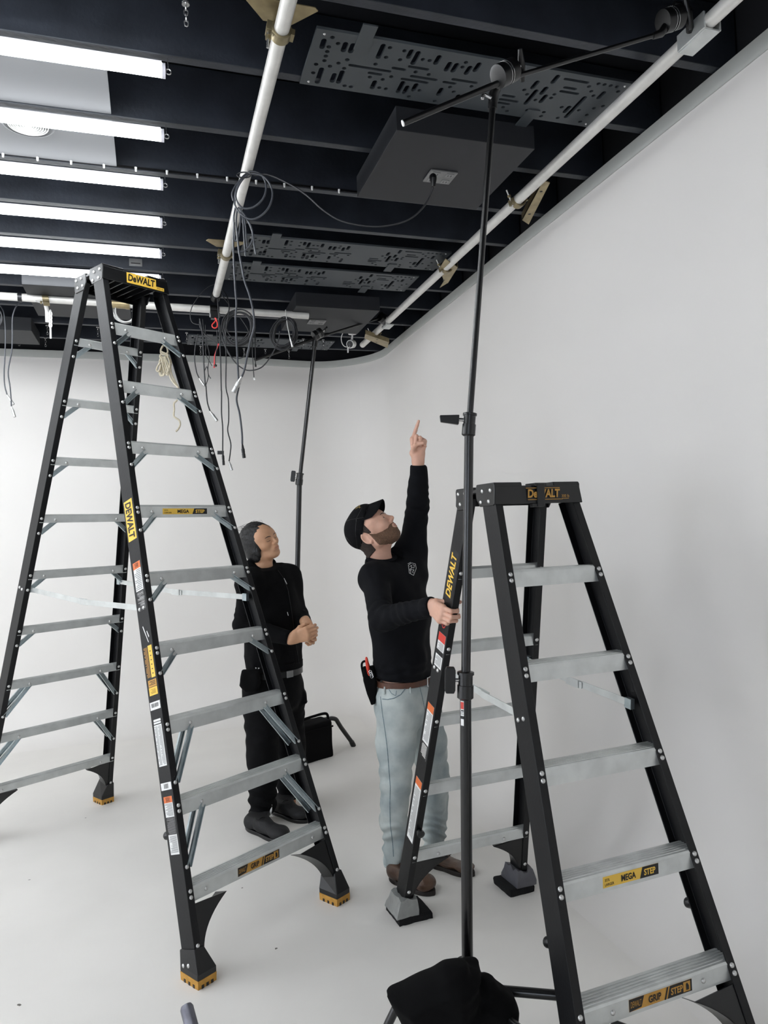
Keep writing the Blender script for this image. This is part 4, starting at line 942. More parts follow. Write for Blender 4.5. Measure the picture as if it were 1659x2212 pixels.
# clamp where it meets the right pipe
pc_ = np.array([RX, at(1508, 52, x=RX)[1], PZ])
rc = thing('pipe_clamp', 'silver block clamp with black knuckle where the near boom meets the right pipe', 'clamp', pc_, 'boom clamps on the right pipe')
mb = MB(); mb.box(pc_+np.array([-0.0, 0, -0.030]), (0.056, 0.125, 0.008), M_ALU); mb.box(pc_+np.array([-0.030, 0, -0.002]), (0.008, 0.125, 0.056), M_ALU); mb.box(pc_+np.array([0.031, 0, -0.012]), (0.006, 0.125, 0.034), M_ALU); mb.build('jaw', rc, smooth=0, bevel=0.002)
gc = at(1449, 42, d=2.29); grip_head(rc, gc, unit(pc_-gc+np.array([0, -0.05, 0.05])), b1-b0, 0.035)
mb = MB(); mb.tube([gc, (gc+pc_)/2+np.array([0, -0.02, 0.03]), pc_+np.array([-0.034, 0, 0.0])], [0.016, 0.013, 0.012], M_BLACKM, 12); mb.build('knuckle', rc)
mb = MB(); mb.tube([b1-unit(b1-b0)*0.03, b1, gc-unit(gc-b1)*0.03], [0.0095, 0.0125, 0.013], M_BLACKM, 12); mb.build('arm_socket', rc)
k0 = at(1455, 10, d=2.3); mb = MB(); mb.tube([k0, at(1490, 22, d=2.32)], 0.011, M_BLACKM, 10); mb.build('lever', rc)
# far stand
FD = 5.25
q0, q1, q2, q3 = at(641, 1300, d=FD), at(647, 1035, d=FD), at(668, 850, d=FD), at(681, 735, d=FD)
dd = unit(q1-q0); fb_ = q0-dd*((q0[2]-0.12)/dd[2]); fbase = np.array([fb_[0], fb_[1], 0])
fs = thing('light_stand', 'black light stand at the back behind the man in the black hoodie', 'stand', fbase, 'black light stands')
mb = MB(); mb.tube([fb_, q1], 0.0185, M_STAND, 18); mb.build('lower_tube', fs)
mb = MB(); mb.tube([q1-dd*0.02, q2, q3], 0.0145, M_STAND, 16); mb.build('upper_tube', fs)
collar(fs, q1, q2-q1, SIDE, 0.0185, 'tee', 0.045)
mb = MB(); mb.tube([(fbase[0], fbase[1], 0.16), (fbase[0], fbase[1], 0.32)], 0.028, M_STAND, 16); mb.build('hub', fs)
lf = at(764, 1612, z=0.0)-fbase
def far_leg(d, ln): turtle_leg(fs, fbase, d, ln, 0.0165, 0.235, 0.15)
far_leg(lf, np.linalg.norm(lf[:2])); far_leg((-0.35, -0.9), 0.36); far_leg((0.15, 1.0), 0.4)
f0, f1 = at(549, 778, d=FD-0.1), at(824, 686, d=FD+0.25)
fbm = thing('boom_arm', 'thin black boom arm at the back reaching the far end of the right pipe', 'boom arm', f0, 'black boom arms')
fm = at(681, 731, d=FD)
mb = MB(); mb.tube([f0, fm+unit(f1-f0)*0.1], 0.0115, M_STAND, 14); mb.build('outer_tube', fbm); mb = MB(); mb.tube([fm, f1], 0.0085, M_STAND, 12); mb.build('inner_tube', fbm)
gh2 = thing('grip_head_joint', 'black grip head joining the back pole to its boom arm', 'grip head', fm, 'black grip heads')
grip_head(gh2, at(686, 722, d=FD-0.03), unit(CR*0.7+CU*0.5+CF*0.3), f1-f0, 0.036)
mb = MB(); mb.tube([q3-unit(q3-q2)*0.05, q3], 0.02, M_STAND, 14); mb.build('socket', gh2)
pc2 = np.array([RX, at(838, 690, x=RX)[1], PZ])
rc2 = thing('pipe_clamp', 'black boom clamp near the far end of the right pipe', 'clamp', pc2, 'boom clamps on the right pipe')
mb = MB(); mb.box(pc2+np.array([0, 0, -0.030]), (0.056, 0.12, 0.008), M_ALU); mb.box(pc2+np.array([-0.030, 0, -0.002]), (0.008, 0.12, 0.056), M_ALU); mb.build('jaw', rc2, smooth=0)
g2 = at(829, 688, d=f1 @ CF - np.array([0, 0, CAM_H]) @ CF) if False else f1+0.5*(pc2-f1)*0.5
grip_head(rc2, g2, unit(pc2-g2+np.array([0.01, 0, 0])), f1-f0, 0.038); mb = MB(); mb.tube([g2, pc2+np.array([-0.03, 0, 0])], 0.014, M_BLACKM, 10); mb.build('knuckle', rc2)

# sandbags
def sandbag_near():
    rt = thing('sandbag', 'black cloth sandbag draped over the base of the nearest stand', 'sandbag', (0.80, 1.95, 0), 'black sandbags')
    def lobe(px, d, th, bu):
        o = at(990, 2140, d=d); m = d/CAM_F
        return slab([((u-990)*m, -(v-2140)*m) for u, v in px], o, CR, CU, th, 0.022, 0.02, '+', bu)
    P = [lobe([(1003, 2082), (960, 2083), (925, 2100), (868, 2128), (832, 2142), (850, 2180), (885, 2235), (930, 2310), (1040, 2310), (1034, 2110)], 2.06, 0.030, 0.045),
         lobe([(1038, 2116), (1042, 2108), (1064, 2114), (1085, 2130), (1112, 2150), (1122, 2178), (1114, 2230), (1100, 2310), (990, 2310), (1000, 2130)], 2.10, 0.034, 0.04),
         cone(at(1016, 2084, d=2.13), at(1022, 2112, d=2.10), 0.016, 0.022, 0.02), cone(at(1024, 2076, d=2.13), at(1026, 2108, d=2.12), 0.006, 0.008, 0.008), cone(at(1000, 2092, d=2.12), at(985, 2130, d=2.05), 0.025, 0.05, 0.03)]
    v, f = solid(P, 0.006, lambda Q: wrinkle(Q, 0.0030, 38, 4)+0.0055*np.clip(1-np.sqrt(((Q-at(1020, 2105, d=2.05))**2).sum(-1))/0.16, 0, 1)*np.sin(Q@CU*120+4*np.sin(Q@CR*14)))
    v[:, 2] = np.maximum(v[:, 2], 0.001)
    solid_obj('bag', [(v, f)], M_CLOTHB, rt, 2)
sandbag_near()
fb0, fb1 = at(652, 1655, z=0), at(724, 1634, z=0); ex = unit(fb1-fb0); ey = np.array([-ex[1], ex[0], 0])
rt = thing('sandbag', 'black square cloth bag hanging over the leg of the back stand', 'sandbag', (fb0+fb1)/2, 'black sandbags')
H_ = 0.275; W_ = np.linalg.norm(fb1-fb0)
P = [rbox(fb0+ex*W_*0.42+ey*0.085+np.array([0, 0, H_/2-0.01]), (W_*0.58, 0.075, H_/2), (ex, ey, (0, 0, 1)), 0.018, 0.02)]
v, f = solid(P, 0.009, lambda Q: wrinkle(Q, 0.004, 26, 9)); v[:, 2] = np.maximum(v[:, 2], 0.001); solid_obj('bag', [(v, f)], M_CLOTHB, rt, 1)
mb = MB(); mb.box(fb0+ex*W_*0.42+ey*0.004+np.array([0, 0, H_*0.80]), (W_*1.12, 0.006, 0.012), M_CLOTHB, (ex, ey, (0, 0, 1))); mb.build('seam', rt, smooth=0)
mb = MB(); hp = [fb0+ex*W_*k+ey*0.085+np.array([0, 0, z]) for k, z in ((0.05, H_-0.02), (0.2, H_+0.010), (0.6, H_+0.022), (0.98, H_+0.02), (1.04, H_-0.03))]; mb.tube(spline(hp, 6), 0.010, M_CLOTHB, 8); mb.build('handle', rt)
# a bare pipe end at the lower edge
pe = [at(402, 2172, d=1.72), at(425, 2260, d=1.66)]; d_ = unit(pe[1]-pe[0]); far = pe[0]+d_*((pe[0][2]-0.02)/-d_[2])
mb = MB(); mb.tube([pe[0], pe[0]+d_*0.006, far], [0.0125, 0.0155, 0.0155], mat('dull scuffed steel', (122, 122, 132), 0.4, metal=0.6, var=0.35, scale=30, bump=0.1), 20)
single(mb, 'metal_pipe', 'short end of a scuffed grey metal pipe at the bottom edge', 'pipe', far)

# ------------------------------------------------------------------ people
from mathutils.bvhtree import BVHTree
def skin(name, rgb, lip):
    m = mat(name, rgb, 0.5, var=0.10, scale=30, bump=0.05, bscale=220); b = m.node_tree.nodes['Principled BSDF']
    b.inputs['Subsurface Weight'].default_value = 0.12; b.inputs['Subsurface Radius'].default_value = (0.012, 0.005, 0.003); b.inputs['Subsurface Scale'].default_value = 0.5
    return m
M_SKIN1 = skin('fair skin', (214, 168, 146), 0); M_LIP1 = mat('fair lips', (190, 130, 115), 0.45)
M_SKIN2 = skin('warm skin', (208, 160, 126), 0); M_LIP2 = mat('warm lips', (190, 136, 110), 0.45)
M_MOUTH = mat('dark mouth line', (96, 52, 46), 0.6)
M_EYEW = mat('eye white', (224, 220, 214), 0.25); M_IRIS = mat('dark iris', (40, 30, 24), 0.2)
M_HAIR1 = mat('dark brown hair', (52, 38, 30), 0.6, var=0.4, scale=160, bump=0.5, bscale=260)
M_BEARD = mat('short brown beard', (122, 90, 68), 0.7, var=0.45, scale=220, bump=0.7, bscale=320)
M_HAIR2 = mat('black hair', (13, 12, 13), 0.4, var=0.4, scale=90, bump=0.5, bscale=180, stretch=(1, 1, 0.3))
M_SHIRT = mat('black jersey', (12, 13, 17), 0.85, spec=0.15, var=0.2, scale=30, bump=0.12, bscale=400)
M_HOOD = mat('black fleece', (8, 8, 10), 0.9, spec=0.15, var=0.25, scale=40, bump=0.2, bscale=350)
M_TROUS = mat('black cotton trousers', (8, 8, 10), 0.85, spec=0.15, var=0.25, scale=40, bump=0.15, bscale=300)
M_JEAN = mat('washed pale denim', (190, 197, 194), 0.85, rgb2=(147, 158, 160), scale=7, bump=0.2, bscale=420)
M_JSEAM = mat('darker denim seam', (124, 142, 150), 0.85, var=0.3, scale=120)
M_BOOT = mat('brown oiled leather', (84, 60, 44), 0.42, rgb2=(52, 36, 28), scale=14, bump=0.12, bscale=90)
M_SOLE = mat('dark rubber sole', (34, 28, 25), 0.7)
M_SHOE = mat('black trainer fabric', (15, 15, 17), 0.7, var=0.3, scale=60, bump=0.2, bscale=200)
M_BELT = mat('brown leather belt', (92, 58, 42), 0.5, var=0.3, scale=30)
M_CAP = mat('black cotton cap', (12, 12, 14), 0.85, spec=0.15, var=0.2, scale=60, bump=0.15, bscale=350)
M_GOLD = mat('dull gold thread', (142, 120, 66), 0.6)
M_REDT = mat('red tool grip', (214, 62, 42), 0.4)
CFH = unit([CF[0], CF[1], 0]); CRH = unit([CR[0], CR[1], 0]); ZV = np.array([0, 0, 1.0])

def hand_prims(w, u, s, n, curls, thumb, sc=1.0, spread=0.0, k=0.006):
    """w wrist, u towards the fingers, s from the thumb side to the little finger, n out of the palm; curls: bends of each finger at its three joints"""
    u, s, n = unit(u), unit(s), unit(n); s = unit(s-(s@u)*u); n0 = unit(n-(n@u)*u-(n@s)*s); w = np.array(w, float); P = []
    B = [(-0.029, 0.090), (-0.0095, 0.094), (0.0095, 0.090), (0.027, 0.081)]
    Ls = [(0.043, 0.026, 0.021), (0.047, 0.030, 0.022), (0.043, 0.028, 0.021), (0.034, 0.021, 0.018)]
    P.append(ecap(w-0.015*u*sc, w+0.022*u*sc, (0.028*sc, 0.020*sc), (0.031*sc, 0.019*sc), s, 0.01))
    for i, (bs, bu) in enumerate(B):
        b = w+(bs*s+bu*u)*sc; P.append(cone(w+(bs*0.55*s+0.018*u)*sc, b, 0.0135*sc, 0.0112*sc, 0.012))
        P.append(cone(w+(bs*0.8*s+0.05*u+0.004*n0)*sc, b+0.001*n0, 0.0105*sc, 0.0098*sc, 0.012))
        a = 0.0; p = b; d0 = unit(u+spread*(i-1.5)*s)
        for j in range(3):
            a += curls[i][j]; d = math.cos(a)*d0+math.sin(a)*n0; q = p+d*Ls[i][j]*sc
            r = [0.0093, 0.0085, 0.0078, 0.0068][j:j+2]; fs = 0.88 if i == 3 else 1.0
            P.append(cone(p, q, r[0]*sc*fs, r[1]*sc*fs, k if j == 0 else 0.004)); p = q
    p = w+(-0.024*s+0.024*u+0.006*n0)*sc
    P.append(cone(w+(-0.012*s+0.014*u+0.004*n0)*sc, p, 0.017*sc, 0.016*sc, 0.012))
    for (ds, du, dn), L_, r0, r1 in zip(thumb, (0.040, 0.030, 0.024), (0.0145, 0.0105, 0.0095), (0.011, 0.0095, 0.0080)):
        q = p+unit(ds*s+du*u+dn*n0)*L_*sc; P.append(cone(p, q, r0*sc, r1*sc, 0.007)); p = q
    return P

class Head:
    def __init__(s, origin, f, l, u, sc=1.0):
        s.o = np.array(origin, float); s.f, s.l, s.u, s.sc = unit(f), unit(l), unit(u), sc; s.R = np.array([s.f, s.l, s.u])
    def p(s, f, l, u): return s.o+s.sc*(f*s.f+l*s.l+u*s.u)
    def e(s, c, r, k=0.02, op='+', tilt=None):
        R_ = s.R
        if tilt: ax, a = tilt; ca, sa = math.cos(a), math.sin(a); M = {'l': np.array([[ca, 0, sa], [0, 1, 0], [-sa, 0, ca]]), 'f': np.array([[1, 0, 0], [0, ca, sa], [0, -sa, ca]]), 'u': np.array([[ca, sa, 0], [-sa, ca, 0], [0, 0, 1]])}[ax]; R_ = M@s.R
        return ell(s.p(*c), np.array(r)*s.sc, R_, k, op)
    def c(s, a, b, r1, r2, k=0.02, op='+'): return cone(s.p(*a), s.p(*b), r1*s.sc, r2*s.sc, k, op)
    def loc(s, P): return ((P-s.o)/s.sc)@s.R.T
    def face(s, neck, closed=False, wide=1.0, rn=0.054):
        w = wide; P = [s.e((0.008, 0, 0.040), (0.091, 0.074, 0.085), 0.02), s.e((0.045, 0, 0.045), (0.056, 0.062*w, 0.062), 0.03),
             ecap(s.p(0.064, 0, 0.035), s.p(0.070, 0, -0.056), (0.060*w*s.sc, 0.038*s.sc), (0.036*w*s.sc, 0.028*s.sc), s.l, 0.03), s.e((0.03, 0, -0.045), (0.05, 0.045*w, 0.04), 0.03)]
        for q in (-1, 1):
            P += [s.c((0.012, q*0.056*w, -0.048), (0.073, q*0.014, -0.067), 0.016, 0.016, 0.025), s.c((0.008, q*0.062*w, -0.01), (0.012, q*0.055*w, -0.05), 0.014, 0.016, 0.025),
                  s.e((0.073, q*0.041*w, -0.006), (0.020, 0.018, 0.015), 0.025), s.c((0.094, q*0.040, 0.026), (0.1005, q*0.012, 0.030), 0.008, 0.008, 0.014)]
            P.append(s.e((0.113, q*0.031, 0.0155), (0.018, 0.0140, 0.0100), 0.006, '-'))
            P.append(s.e((0.0905, q*0.031, 0.0150), (0.0125, 0.0140, 0.0115), 0.003))
            P.append(s.c((0.0985, q*0.020, 0.0195), (0.0945, q*0.043, 0.0190), 0.0035, 0.003, 0.004))
            P.append(s.c((0.0990, q*0.020, 0.0105), (0.0945, q*0.042, 0.0105), 0.0028, 0.0025, 0.005))
            if closed: P.append(s.e((0.0925, q*0.031, 0.0145), (0.0125, 0.0140, 0.0095), 0.002))
        P += [s.c((0.102, 0, 0.030), (0.120, 0, -0.0035), 0.0072, 0.0092, 0.010), s.e((0.1205, 0, -0.0060), (0.0100, 0.0105, 0.0092), 0.007)]
        for q in (-1, 1): P += [s.e((0.1115, q*0.0105, -0.0105), (0.0105, 0.0075, 0.0075), 0.006), s.e((0.1135, q*0.0065, -0.0185), (0.0045, 0.0035, 0.004), 0.003, '-')]
        P += [s.e((0.096, 0, -0.036), (0.017, 0.026, 0.020), 0.015), s.e((0.1055, 0, -0.0335), (0.0080, 0.0205, 0.0050), 0.006), s.e((0.1040, 0, -0.0445), (0.0082, 0.0175, 0.0060), 0.006),
              s.e((0.1145, 0, -0.0388), (0.0095, 0.0225, 0.0009), 0.002, '-'), s.e((0.108, 0, -0.058), (0.008, 0.018, 0.006), 0.008, '-'), s.e((0.083, 0, -0.067), (0.0175, 0.022, 0.0160), 0.014)]
        for q in (-1, 1):   # ears
            P += [s.e((-0.013, q*0.077, 0.0), (0.0195, 0.0065, 0.031), 0.006, '+', ('u', -q*0.35)), s.e((-0.014, q*0.0855, 0.006), (0.0125, 0.0085, 0.0200), 0.002, '-', ('u', -q*0.35)), s.e((-0.008, q*0.085, -0.010), (0.006, 0.006, 0.007), 0.003, '-'), s.c((-0.003, q*0.076, -0.024), (-0.010, q*0.078, -0.029), 0.006, 0.006, 0.005)]
        P.append(cone(s.p(-0.016, 0, -0.02), neck, 0.052*s.sc, rn, 0.03)); P.append(cone(s.p(0.004, 0, -0.055), np.array(neck)-0.008*s.f, 0.040*s.sc, rn*0.85, 0.02))
        return P
    def surf(s, mesh, pts, off=0.0008):
        bv = BVHTree.FromPolygons([tuple(p) for p in mesh[0]], [tuple(q) for q in mesh[1]]); out = []
        for l_, u_ in pts:
            h = bv.ray_cast(Vector(s.p(0.25, l_, u_)), Vector(-s.f))
            if h[0] is not None: out.append(np.array(h[0])+s.f*off)
        return out
    def brows(s, root, mesh, m, lash=True):
        for q in (-1, 1):
            P = s.surf(mesh, [(q*(0.013+0.036*t), 0.0275+0.0085*math.sin(math.pi*(0.15+0.62*t))) for t in np.linspace(0, 1, 9)], 0.0004)
            mb = MB(); mb.tube(P, [0.0014, 0.0019, 0.0022, 0.0022, 0.0021, 0.0019, 0.0016, 0.0013, 0.0008][:len(P)], m, 7); mb.build('eyebrow', root)
            if lash:
                P = s.surf(mesh, [(q*(0.019+0.025*t), 0.0130-0.0022*math.sin(math.pi*t)) for t in np.linspace(0, 1, 8)], 0.0002); mb = MB(); mb.tube(P, 0.0011, m, 5); mb.build('eyelashes', root)
        P = s.surf(mesh, [(0.021*t, -0.0388-0.0012*t*t) for t in np.linspace(-1, 1, 11)], 0.0001); mb = MB(); mb.tube(P, 0.0009, M_MOUTH, 5); mb.build('mouth_line', root)
    def eyes(s, root, down=0.0):
        for q in (-1, 1):
            mb = MB(); c = s.p(0.0915, q*0.031, 0.0150); d = unit(s.f*1.0+s.u*down+q*0.15*s.l); r = 0.0121*s.sc
            a = unit(np.cross(d, s.u)); b = np.cross(a, d); rings = []
            for t in np.linspace(0.02, math.pi-0.02, 13): rings.append([c+r*(math.cos(t)*d+math.sin(t)*(math.cos(ph)*a+math.sin(ph)*b)) for ph in np.linspace(0, 2*math.pi, 16, endpoint=False)])
            mb.loft(rings, M_EYEW); mb.loft([[c+d*(r*0.985)*math.cos(t)+d*0.0004+r*math.sin(t)*(math.cos(ph)*a+math.sin(ph)*b)*1.01 for ph in np.linspace(0, 2*math.pi, 14, endpoint=False)] for t in (0.02, 0.25, 0.46)], M_IRIS)
            mb.build('eye', root)
def on_mesh(v, f, pts, off=0.002, n=4):
    """points of the mesh hit by the sight lines through photo points, lifted off it"""
    bv = BVHTree.FromPolygons([tuple(p) for p in v], [tuple(q) for q in f]); o = Vector((0, 0, CAM_H)); out = []
    pp = []
    for i in range(len(pts)-1):
        for t in np.linspace(0, 1, n, endpoint=False): pp.append(np.array(pts[i])*(1-t)+np.array(pts[i+1])*t)
    pp.append(np.array(pts[-1]))
    for (u_, v_) in pp:
        r = CR*(u_-829.5)/CAM_F-CU*(v_-1106)/CAM_F+CF; h = bv.ray_cast(o, Vector(unit(r)))
        if h[0] is not None:
            nn = np.array(h[1]); nn = nn if nn@r < 0 else -nn; out.append(np.array(h[0])+off*nn)
    return out
def trace(name, root, v, f, pts, r, m, off=0.001, n=6, seg=6):
    q = on_mesh(v, f, pts, off, n)
    if len(q) < 2: return None
    mb = MB(); mb.tube(q, r, m, seg); return mb.build(name, root)
def body_core(J, r=1.0):
    """the trunk and limbs under the clothes"""
    P = [ecap(J['hip'], J['chest'], (0.135*r, 0.085*r), (0.145*r, 0.095*r), J['lat'], 0.05), cone(J['rs']-0.05*ZV, J['ls']-0.05*ZV, 0.045*r, 0.045*r, 0.04), cone(J['chest'], J['neck']-0.05*ZV, 0.07*r, 0.036*r, 0.03)]
    for a in 'rl':
        P += [cone(J[a+'s'], J[a+'e'], 0.046*r, 0.036*r, 0.03), cone(J[a+'e'], J[a+'w'], 0.036*r, 0.024*r, 0.02), cone(J[a+'h'], J[a+'k'], 0.078*r, 0.05*r, 0.04), cone(J[a+'k'], J[a+'a'], 0.05*r, 0.034*r, 0.03)]
    return P
def shoe(root, name, heel, toe, ankle, m, msole, hi=0.10, wide=0.048, boot=True):
    heel, toe = np.array(heel, float), np.array(toe, float); heel[2] = toe[2] = 0; d = unit(toe-heel); s = np.cross(ZV, d); L = np.linalg.norm(toe-heel)
    q = lambda a, b, z: heel+d*a*L+s*b+ZV*z; w = wide
    P = [ecap(q(0.14, 0, 0.045), q(0.45, 0, 0.050), (w*0.72, 0.034), (w*0.82, 0.036), s, 0.03), ecap(q(0.45, 0, 0.05), q(0.80, 0.0, 0.040), (w*0.82, 0.036), (w*0.95, 0.027), s, 0.03), ell(q(0.83, 0, 0.042), (0.17*L, w, 0.032), (d, s, ZV), 0.02),
         cone(q(0.16, 0, 0.05), np.array(ankle), 0.040, 0.046, 0.03), cone(q(0.40, 0, 0.065), np.array(ankle)+d*0.02, 0.034, 0.038, 0.03), half((0, 0, 0.020), (0, 0, -1)), half((0, 0, ankle[2]), ZV)]
    v, f = solid(P, 0.0055, lambda Q: wrinkle(Q, 0.0012, 90, 3)); up = sub(solid_obj(name, [(v, f)], m, root, 1))
    poly = []
    for t in np.linspace(0, 2*math.pi, 40, endpoint=False):
        a = 0.5-0.5*math.cos(t); wd = w*(0.78+0.30*a-0.16*math.exp(-((a-0.42)/0.16)**2)); wd *= min(1, math.sqrt(max(0.0, 1-(2*a-1)**6)))**0.7 if True else 1
        poly.append((a*L*1.04-0.02*L, (1 if math.sin(t) >= 0 else -1)*wd*math.sqrt(max(0, 1-abs(2*a-1)**3.2))))
    mb = MB(); mb.prism(poly, heel, d, s, ZV, 0.020, msole)
    if boot: mb.prism([(x, y) for x, y in poly if x < 0.28*L]+[], heel+ZV*0.0, d, s, ZV, 0.024, msole)
    mb.build('sole', up, smooth=30, bevel=0.003)
    lc = MB()
    for a, z in ((0.40, 0.088), (0.46, 0.082), (0.52, 0.078)): lc.tube(spline([q(a, -0.022, z-0.004), q(a+0.02, 0, z+0.004), q(a, 0.022, z-0.004)], 4), 0.0028, msole, 6)
    lc.build('laces', up)
    return v, f

# ---- man in the black cap, pointing up
F1 = unit(CRH*0.87-CFH*0.49); LT1 = np.cross(ZV, F1)
rb = railR['B', -1]; a_, e1_, e2_ = LADR.frame('B', -1); zh = LADR.z_at('B', -1, 1336)
KORN = LADR.pt('B', -1, zh)-LADR.F0*e1_
WR = KORN+0.118*e2_-0.027*e1_+0.004*a_
J1 = dict(hip=at(876, 1478, d=3.4768), chest=at(862, 1290, d=3.4662), neck=at(824, 1210, d=3.4662), rs=at(808, 1250, d=3.3178), ls=at(888, 1208, d=3.6146), re=at(826, 1337, d=3.07), rw=WR,
          le=at(904, 1088, d=3.5828), lw=at(903, 990, d=3.5510), rh=at(858, 1510, d=3.4026), lh=at(906, 1510, d=3.5722), rk=at(855, 1690, d=3.3602), lk=at(940, 1690, d=3.5828), ra=at(856, 1862, d=3.3920), la=at(940, 1838, d=3.5934),
          rt=at(920, 1928, z=0.03), lt=at(1010, 1880, z=0.03), lat=LT1)
p1 = thing('person', 'man in a black cap and pale jeans, pointing up and holding the shorter ladder', 'person', at(880, 1900, z=0), 'two men looking up')
pit = math.radians(43); fh = unit(CRH*0.97-CFH*0.22); hf = math.cos(pit)*fh+math.sin(pit)*ZV; hl = np.cross(ZV, fh); hu = np.cross(hf, hl)
H1 = Head(at(792, 1163, d=3.3814)+hl*0.077+0.013*hf, hf, hl, hu, 1.06)
skin_prims = H1.face(J1['neck'], rn=0.052)
hv = [solid(skin_prims, 0.0027)]
Lu = unit(at(905, 930, d=3.5404)-J1['lw']); Ls = unit(CR*0.95+CU*0.1-CF*0.1); Ln = -CF*0.95+CR*0.1
Lh = hand_prims(J1['lw'], Lu, Ls, Ln, [(-0.10, 0.06, 0.05), (1.35, 1.7, 1.0), (1.4, 1.75, 1.0), (1.45, 1.75, 1.0)], [(0.1, 0.8, 0.65), (0.75, 0.5, 0.45), (0.9, 0.1, 0.35)], 1.03, -0.20)
# the index finger leans towards the right and straightens upwards
Lh.append(cone(J1['lw']+unit(J1['le']-J1['lw'])*0.10, J1['lw'], 0.032, 0.026, 0.015))
Rh = hand_prims(WR, -e2_+0.06*e1_, -a_, e1_, [(0.30, 1.30, 0.95), (0.28, 1.30, 1.0), (0.30, 1.32, 1.0), (0.38, 1.25, 1.0)], [(-0.3, 0.6, 0.75), (-0.15, 0.4, 0.9), (0.0, 0.2, 1.0)], 1.0, 0.0, 0.003)
Rh.append(cone(WR+unit(J1['re']-WR)*0.10, WR, 0.031, 0.026, 0.015))
RS = 1.06
hv += [solid(Lh, 0.0024), solid(Rh, 0.0024), solid(body_core(J1), 0.012)]
RS = 1.0
def lips(H):
    def pick(c):
        q = H.loc(c); return ((q[:, 0] > 0.094) & (((q[:, 2]+0.0340)/0.0050)**2+(q[:, 1]/0.019)**2 < 1) | (q[:, 0] > 0.094) & (((q[:, 2]+0.0440)/0.0056)**2+(q[:, 1]/0.017)**2 < 1)).astype(np.int32)
    return pick
solid_obj('body', hv, [M_SKIN1, M_LIP1], p1, 1, lips(H1)); H1.eyes(p1, 0.25)
# beard, moustache, hair under the cap, brows
def beardcut(P):
    q = H1.loc(P); line = -0.022+0.10*np.clip(0.055-q[..., 0], -0.02, 0.06)*1.0
    top = np.where(q[..., 0] > 0.097, -0.0235, np.where(q[..., 0] < 0.012, 0.012, np.interp(q[..., 0], [0.012, 0.03, 0.06, 0.085, 0.097], [0.005, -0.014, -0.026, -0.031, -0.0235])))
    d = q[..., 2]-top; d = np.maximum(d, 0.008-q[..., 0]+0*d); d = np.maximum(d, -0.104-q[..., 2]+0.9*np.clip(0.055-q[..., 0], 0, 1))
    return d
bp = [p for p in skin_prims[:-2] if p[4] == '+'][:40]
bp = [pp for i, pp in enumerate(bp)]
def grow(prims, g): return [((lambda P, f=f: f(P)-g), None if l is None else l-g, None if u is None else u+g, k, op) for f, l, u, k, op in prims]
lipc = [H1.e((0.118, 0, -0.039), (0.026, 0.034, 0.0125), 0.004, '-')]
hb = [q for q in skin_prims[:-2]]
beard_src = grow([q for i, q in enumerate(hb) if q[4] == '+' and not (np.allclose(q[2]-q[1], 0))], 0.0022)
ears_c = [H1.e((-0.015, q*0.080, 0.0), (0.024, 0.016, 0.036), 0.002, '-') for q in (-1, 1)]
v, f = solid(beard_src+lipc+ears_c+[H1.e((0.128, 0, -0.008), (0.030, 0.016, 0.0125), 0.003, '-')], 0.0032, lambda P: wrinkle(P, 0.0011, 420, 5), [beardcut])
solid_obj('beard', [(v, f)], M_BEARD, p1, 1)
def haircut1(P):
    q = H1.loc(P); return np.maximum(np.maximum(q[..., 0]-0.022+np.clip(q[..., 2], -1, 0)*0.9, q[..., 2]-0.06), -0.062-q[..., 2])
v, f = solid(grow([skin_prims[0], skin_prims[-2]], 0.006)+ears_c, 0.0035, lambda P: wrinkle(P, 0.0010, 300, 6), [haircut1]); solid_obj('hair', [(v, f)], M_HAIR1, p1, 1)
H1.brows(p1, hv[0], M_HAIR1, False)
# cap: crown, bill, seams
def capcut(P):
    q = H1.loc(P); return (0.060+0.82*(q[..., 0]-0.033)-q[..., 2])/1.29
cp = [H1.e((-0.002, 0, 0.048), (0.098, 0.084, 0.092), 0.02), H1.e((0.040, 0, 0.082), (0.060, 0.066, 0.060), 0.03)]
cv, cf_ = solid(cp, 0.0042, lambda P: wrinkle(P, 0.0008, 60, 8), [capcut]); crown = sub(solid_obj('cap', [(cv, cf_)], M_CAP, p1, 2))
bl = MB(); rings = []
for s_ in np.linspace(-0.995, 0.995, 19):
    l_ = 0.079*s_; fr = 0.020+0.066*math.sqrt(1-s_*s_); ft = max(0.152-0.056*s_**2-0.026*s_**8, fr+0.004)
    U = lambda f_: 0.112-0.48*(f_-0.089)-0.072*s_*s_
    F_ = np.linspace(fr, ft, 6); rings.append([H1.p(x, l_, U(x)+0.0022) for x in F_]+[H1.p(x, l_, U(x)-0.0022) for x in F_[::-1]])
bl.loft(rings, M_CAP); bl.build('cap_bill', p1, smooth=60)
bn = MB(); bn.tube([H1.p(-0.004, 0, 0.137), H1.p(-0.004, 0, 0.143)], [0.008, 0.005], M_CAP, 12); bn.build('cap_button', crown)
for pts in ([(741, 1128), (760, 1122), (785, 1118)], [(739, 1150), (752, 1165), (765, 1182)], [(782, 1096), (770, 1120), (768, 1150), (772, 1185)], [(786, 1140), (781, 1160), (778, 1188)], [(794, 1090), (790, 1110), (786, 1124)]): trace('seam', crown, cv, cf_, pts, 0.0012, M_BLACKM, 0.0004)
for pts in ([(765, 1097), (769, 1093), (774, 1092), (778, 1093)], [(768, 1100), (773, 1096), (779, 1096)], [(770, 1092), (772, 1098)], [(775, 1090), (777, 1098)]): trace('emblem', crown, cv, cf_, pts, 0.0016, M_GOLD, 0.0008, 4)
